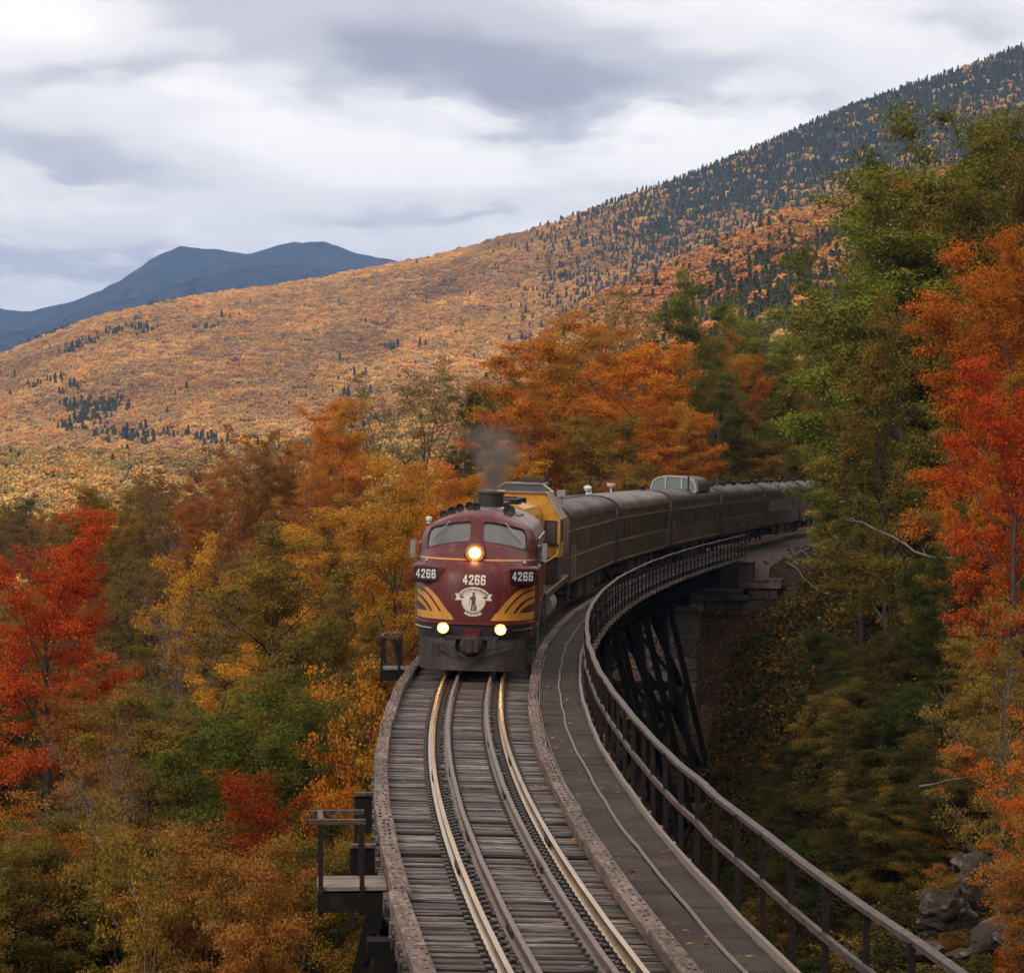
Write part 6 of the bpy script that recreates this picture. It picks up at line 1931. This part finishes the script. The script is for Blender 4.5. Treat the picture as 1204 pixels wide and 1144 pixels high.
def samp_right(rs, n):
    y = rs.uniform(44, 260, n); u = rs.uniform(3.2, 24, n); x = track_x(y) + u
    px = CX + FPX * x / y; keep = (px < 1520) & ((y < 184) | (u > 6.5)); return x[keep], y[keep]
def samp_left(rs, n):
    y = rs.uniform(36, 150, n); u = -rs.uniform(1.0, 34, n) * (y / 100 + .2); x = track_x(y) + u
    px = CX + FPX * x / y; keep = px > -60; return x[keep], y[keep]
def samp_under(rs, n):
    y = rs.uniform(60, 188, n); x = track_x(y) + rs.uniform(-4, 7, n); return x, y
undergrowth('bank_undergrowth', 345000, samp_right, .22, ['shaded_olive', 'shaded_green', 'shaded_rust', 'brown', 'shaded_olive', 'darkgreen', 'shaded_rust', 'shaded_green'], 91, .45)
undergrowth('gully_undergrowth', 90000, samp_left, .24, ['shaded_rust', 'shaded_olive', 'shaded_green', 'darkgreen', 'shaded_gold'], 92, .5)
undergrowth('leaf_litter', 26000, samp_under, .15, ['brown', 'shaded_rust', 'shaded_olive', 'rust', 'shaded_rust'], 93, .12)

# fallen leaves on the deck and the walkway
fl_ = MB()
r9 = random.Random(5)
for i in range(170):
    s_ = r9.uniform(-47, -2); o_ = r9.choice([r9.uniform(-1.6, 1.2), off_r(s_) + r9.uniform(.2, 1.1), off_r(s_) + r9.uniform(.2, 1.1)])
    p = P(s_, o_, -.075 if o_ > off_r(s_) else -.17); a = r9.uniform(0, 6.28); k_ = r9.uniform(.035, .07)
    dx_, dy_ = Vector((math.cos(a), math.sin(a), r9.uniform(-.2, .4))) * k_, Vector((-math.sin(a), math.cos(a), r9.uniform(-.2, .4))) * k_ * .6
    fl_.add([p - dx_, p + dy_, p + dx_, p - dy_], [(0, 1, 2, 3)])
tag(fl_.build('fallen_leaves', mat('fallen_leaf', (.42, .17, .04), (.25, .10, .03), scale=9, rough=.8, spec=.1)), kind='stuff')
# ------------------------------------------------------------------ rocks, fallen wood
m_rock = mat('grey_rock', (.066, .052, .041), (.028, .022, .017), scale=.9, rough=.9, bump=1.0, bscale=5, c3=(.16, .14, .12), spec=.1, contrast=(.3, .65))


def boulder(loc, size, seed, label, rz=0, group=None, tilt=(0, 0)):
    r_ = random.Random(seed)
    bm = bmesh.new(); bmesh.ops.create_icosphere(bm, subdivisions=4, radius=1)
    planes = []
    for _ in range(16):
        d = Vector((r_.gauss(0, 1), r_.gauss(0, 1), r_.gauss(0, 1))).normalized(); planes.append((d, r_.uniform(.38, .74)))
    for v in bm.verts:
        for d, k_ in planes:
            e = v.co.dot(d)
            if e > k_: v.co -= d * (e - k_)
        q_ = float(fbm(np.array(v.co.x * 2.3 + seed), np.array(v.co.y * 2.3 + v.co.z * 1.9), seed, 4)); v.co *= 1 + q_ * .22 - abs(float(fbm(np.array(v.co.x * 1.7 + seed * 3), np.array(v.co.z * 2.1 - v.co.y), seed + 4, 3))) * .34
        v.co += Vector((r_.uniform(-1, 1), r_.uniform(-1, 1), r_.uniform(-1, 1))) * .008
        v.co = Vector((v.co.x * size[0], v.co.y * size[1], v.co.z * size[2]))
    me = bpy.data.meshes.new('boulder'); bm.to_mesh(me); bm.free(); me.materials.append(m_rock)
    o = link('boulder', me, None, loc, (tilt[0], tilt[1], rz))
    return tag(o, label, 'boulder', group)


def rock_px(px, py, depth, size, seed, label, sink=.3, **kw):
    p = at(px, py, depth)
    return boulder((p.x, p.y, p.z), size, seed, label, **kw)


rock_px(1118, 1075, 56, (.85, .8, .60), 1, 'pale grey boulder with split face, left one of the rocks at bottom right', rz=.3)
rock_px(1150, 1050, 57.5, (.95, .9, .75), 2, 'large cracked grey rock in the middle of the rocks at bottom right', rz=1.2)
rock_px(1168, 1098, 55.5, (.95, .7, .28), 3, 'flat dark slab leaning below the large cracked rock', rz=.2, tilt=(.45, -.35))
rock_px(1142, 1022, 59, (.45, .5, .55), 4, 'small upright rock on top of the large cracked rock', rz=2.0)
rock_px(1190, 1060, 57, (.7, .7, .55), 5, 'grey rock at the right edge beside the large cracked rock', rz=.8)
rock_px(1092, 1120, 52, (.55, .5, .30), 6, 'low rock close under the railing at bottom right', rz=.5)
rock_px(1128, 1122, 52.5, (.42, .3, .12), 7, 'thin pale rock lying flat below the large cracked rock', rz=.1)
rock_px(1195, 1105, 54, (.8, .6, .35), 8, 'rounded rock in the bottom right corner', rz=2.2)
for i, (px, py, d, s_) in enumerate(((955, 705, 176, .9), (930, 708, 180, .7), (940, 690, 184, .8), (968, 720, 172, .6), (925, 650, 196, .35), (985, 640, 195, .8), (950, 735, 168, .45))):
    p = at(px, py, d); g = hz(p.x, p.y)
    boulder((p.x, p.y, g + s_ * .15), (s_, s_ * .8, s_ * .55), 20 + i, ['broken brown block beside the wing wall, largest of the rubble', 'block fallen against the foot of the wing wall', 'block lying behind the wing wall coping', 'small stone below the rubble at the wing wall', 'small pale stone on the gravel bank', 'flat pale rock at the edge of the bushes by the far coaches', 'stone half buried in the bank under the abutment'][i], rz=i * 1.1)
# rubble on the fill slope
rs9 = np.random.default_rng(77)
pb = MB()
for i in range(260):
    y = rs9.uniform(176, 225); x = track_x(y) + rs9.uniform(3.2, 9.5); r_ = rs9.uniform(.05, .2)
    pb.box((x, y, hz(float(x), float(y)) + r_ * .2), (r_ * 2, r_ * 1.6, r_ * 1.2), tuple(rs9.uniform(-1, 1, 3)))
tag(pb.build('rubble', m_rock), kind='stuff')
m_log = mat('bleached_wood', (.17, .135, .108), (.10, .08, .062), scale=2, rough=.85, bump=.4)


def log(pts, r, label):
    r_ = random.Random(len(label))
    fine = []
    for i in range(len(pts) - 1):
        for t in (0, .33, .66): fine.append(pts[i].lerp(pts[i + 1], t) + Vector((r_.uniform(-1, 1), r_.uniform(-1, 1), r_.uniform(-1, 1))) * r * 1.3)
    fine.append(pts[-1]); pts = fine
    b = MB().tube(pts, [r * (1 - .75 * i / (len(pts) - 1)) * r_.uniform(.85, 1.15) for i in range(len(pts))], 7)
    for i in range(2, len(pts) - 1):
        if r_.random() < .7:
            d = (pts[i] - pts[i - 1]).normalized() + Vector((r_.uniform(-1, 1), r_.uniform(-.6, .6), r_.uniform(-.5, 1))) * .9
            L_ = r * r_.uniform(6, 20); m_ = pts[i] + d * L_ * .5 + Vector((0, 0, r_.uniform(-.1, .1))) * L_
            b.tube([pts[i], m_, m_ + d * L_ * .5 + Vector((0, 0, .12)) * L_], [r * .35, r * .22, r * .06], 5)
    o = b.build('fallen_log', m_log, None, smooth=True); return tag(o, label, 'log')


def gpt(px, py, d, up=.1):
    p = at(px, py, d); return Vector((p.x, p.y, max(p.z, hz(p.x, p.y) + up)))


log([gpt(925, 660, 190), gpt(940, 672, 186), gpt(955, 690, 181), gpt(970, 694, 178)], .05, 'bleached branch lying on the gravel bank above the wing wall')
log([gpt(942, 645, 196), gpt(962, 668, 188)], .05, 'thin pale pole on the gravel bank beside the bushes')
log([at(1132, 660, 100), at(1090, 655, 102), at(1050, 632, 104), at(1012, 612, 106), at(995, 610, 107)], .05, 'long bleached dead limb reaching out from the right wood')
log([at(1080, 925, 64), at(1110, 920, 62), at(1145, 912, 60)], .035, 'thin pale dead stick across the bushes above the rocks')
log([at(150, 985, 62), at(118, 992, 63), at(100, 1010, 64), at(95, 1060, 65)], .10, 'crooked dead limb between the bottom left trees')
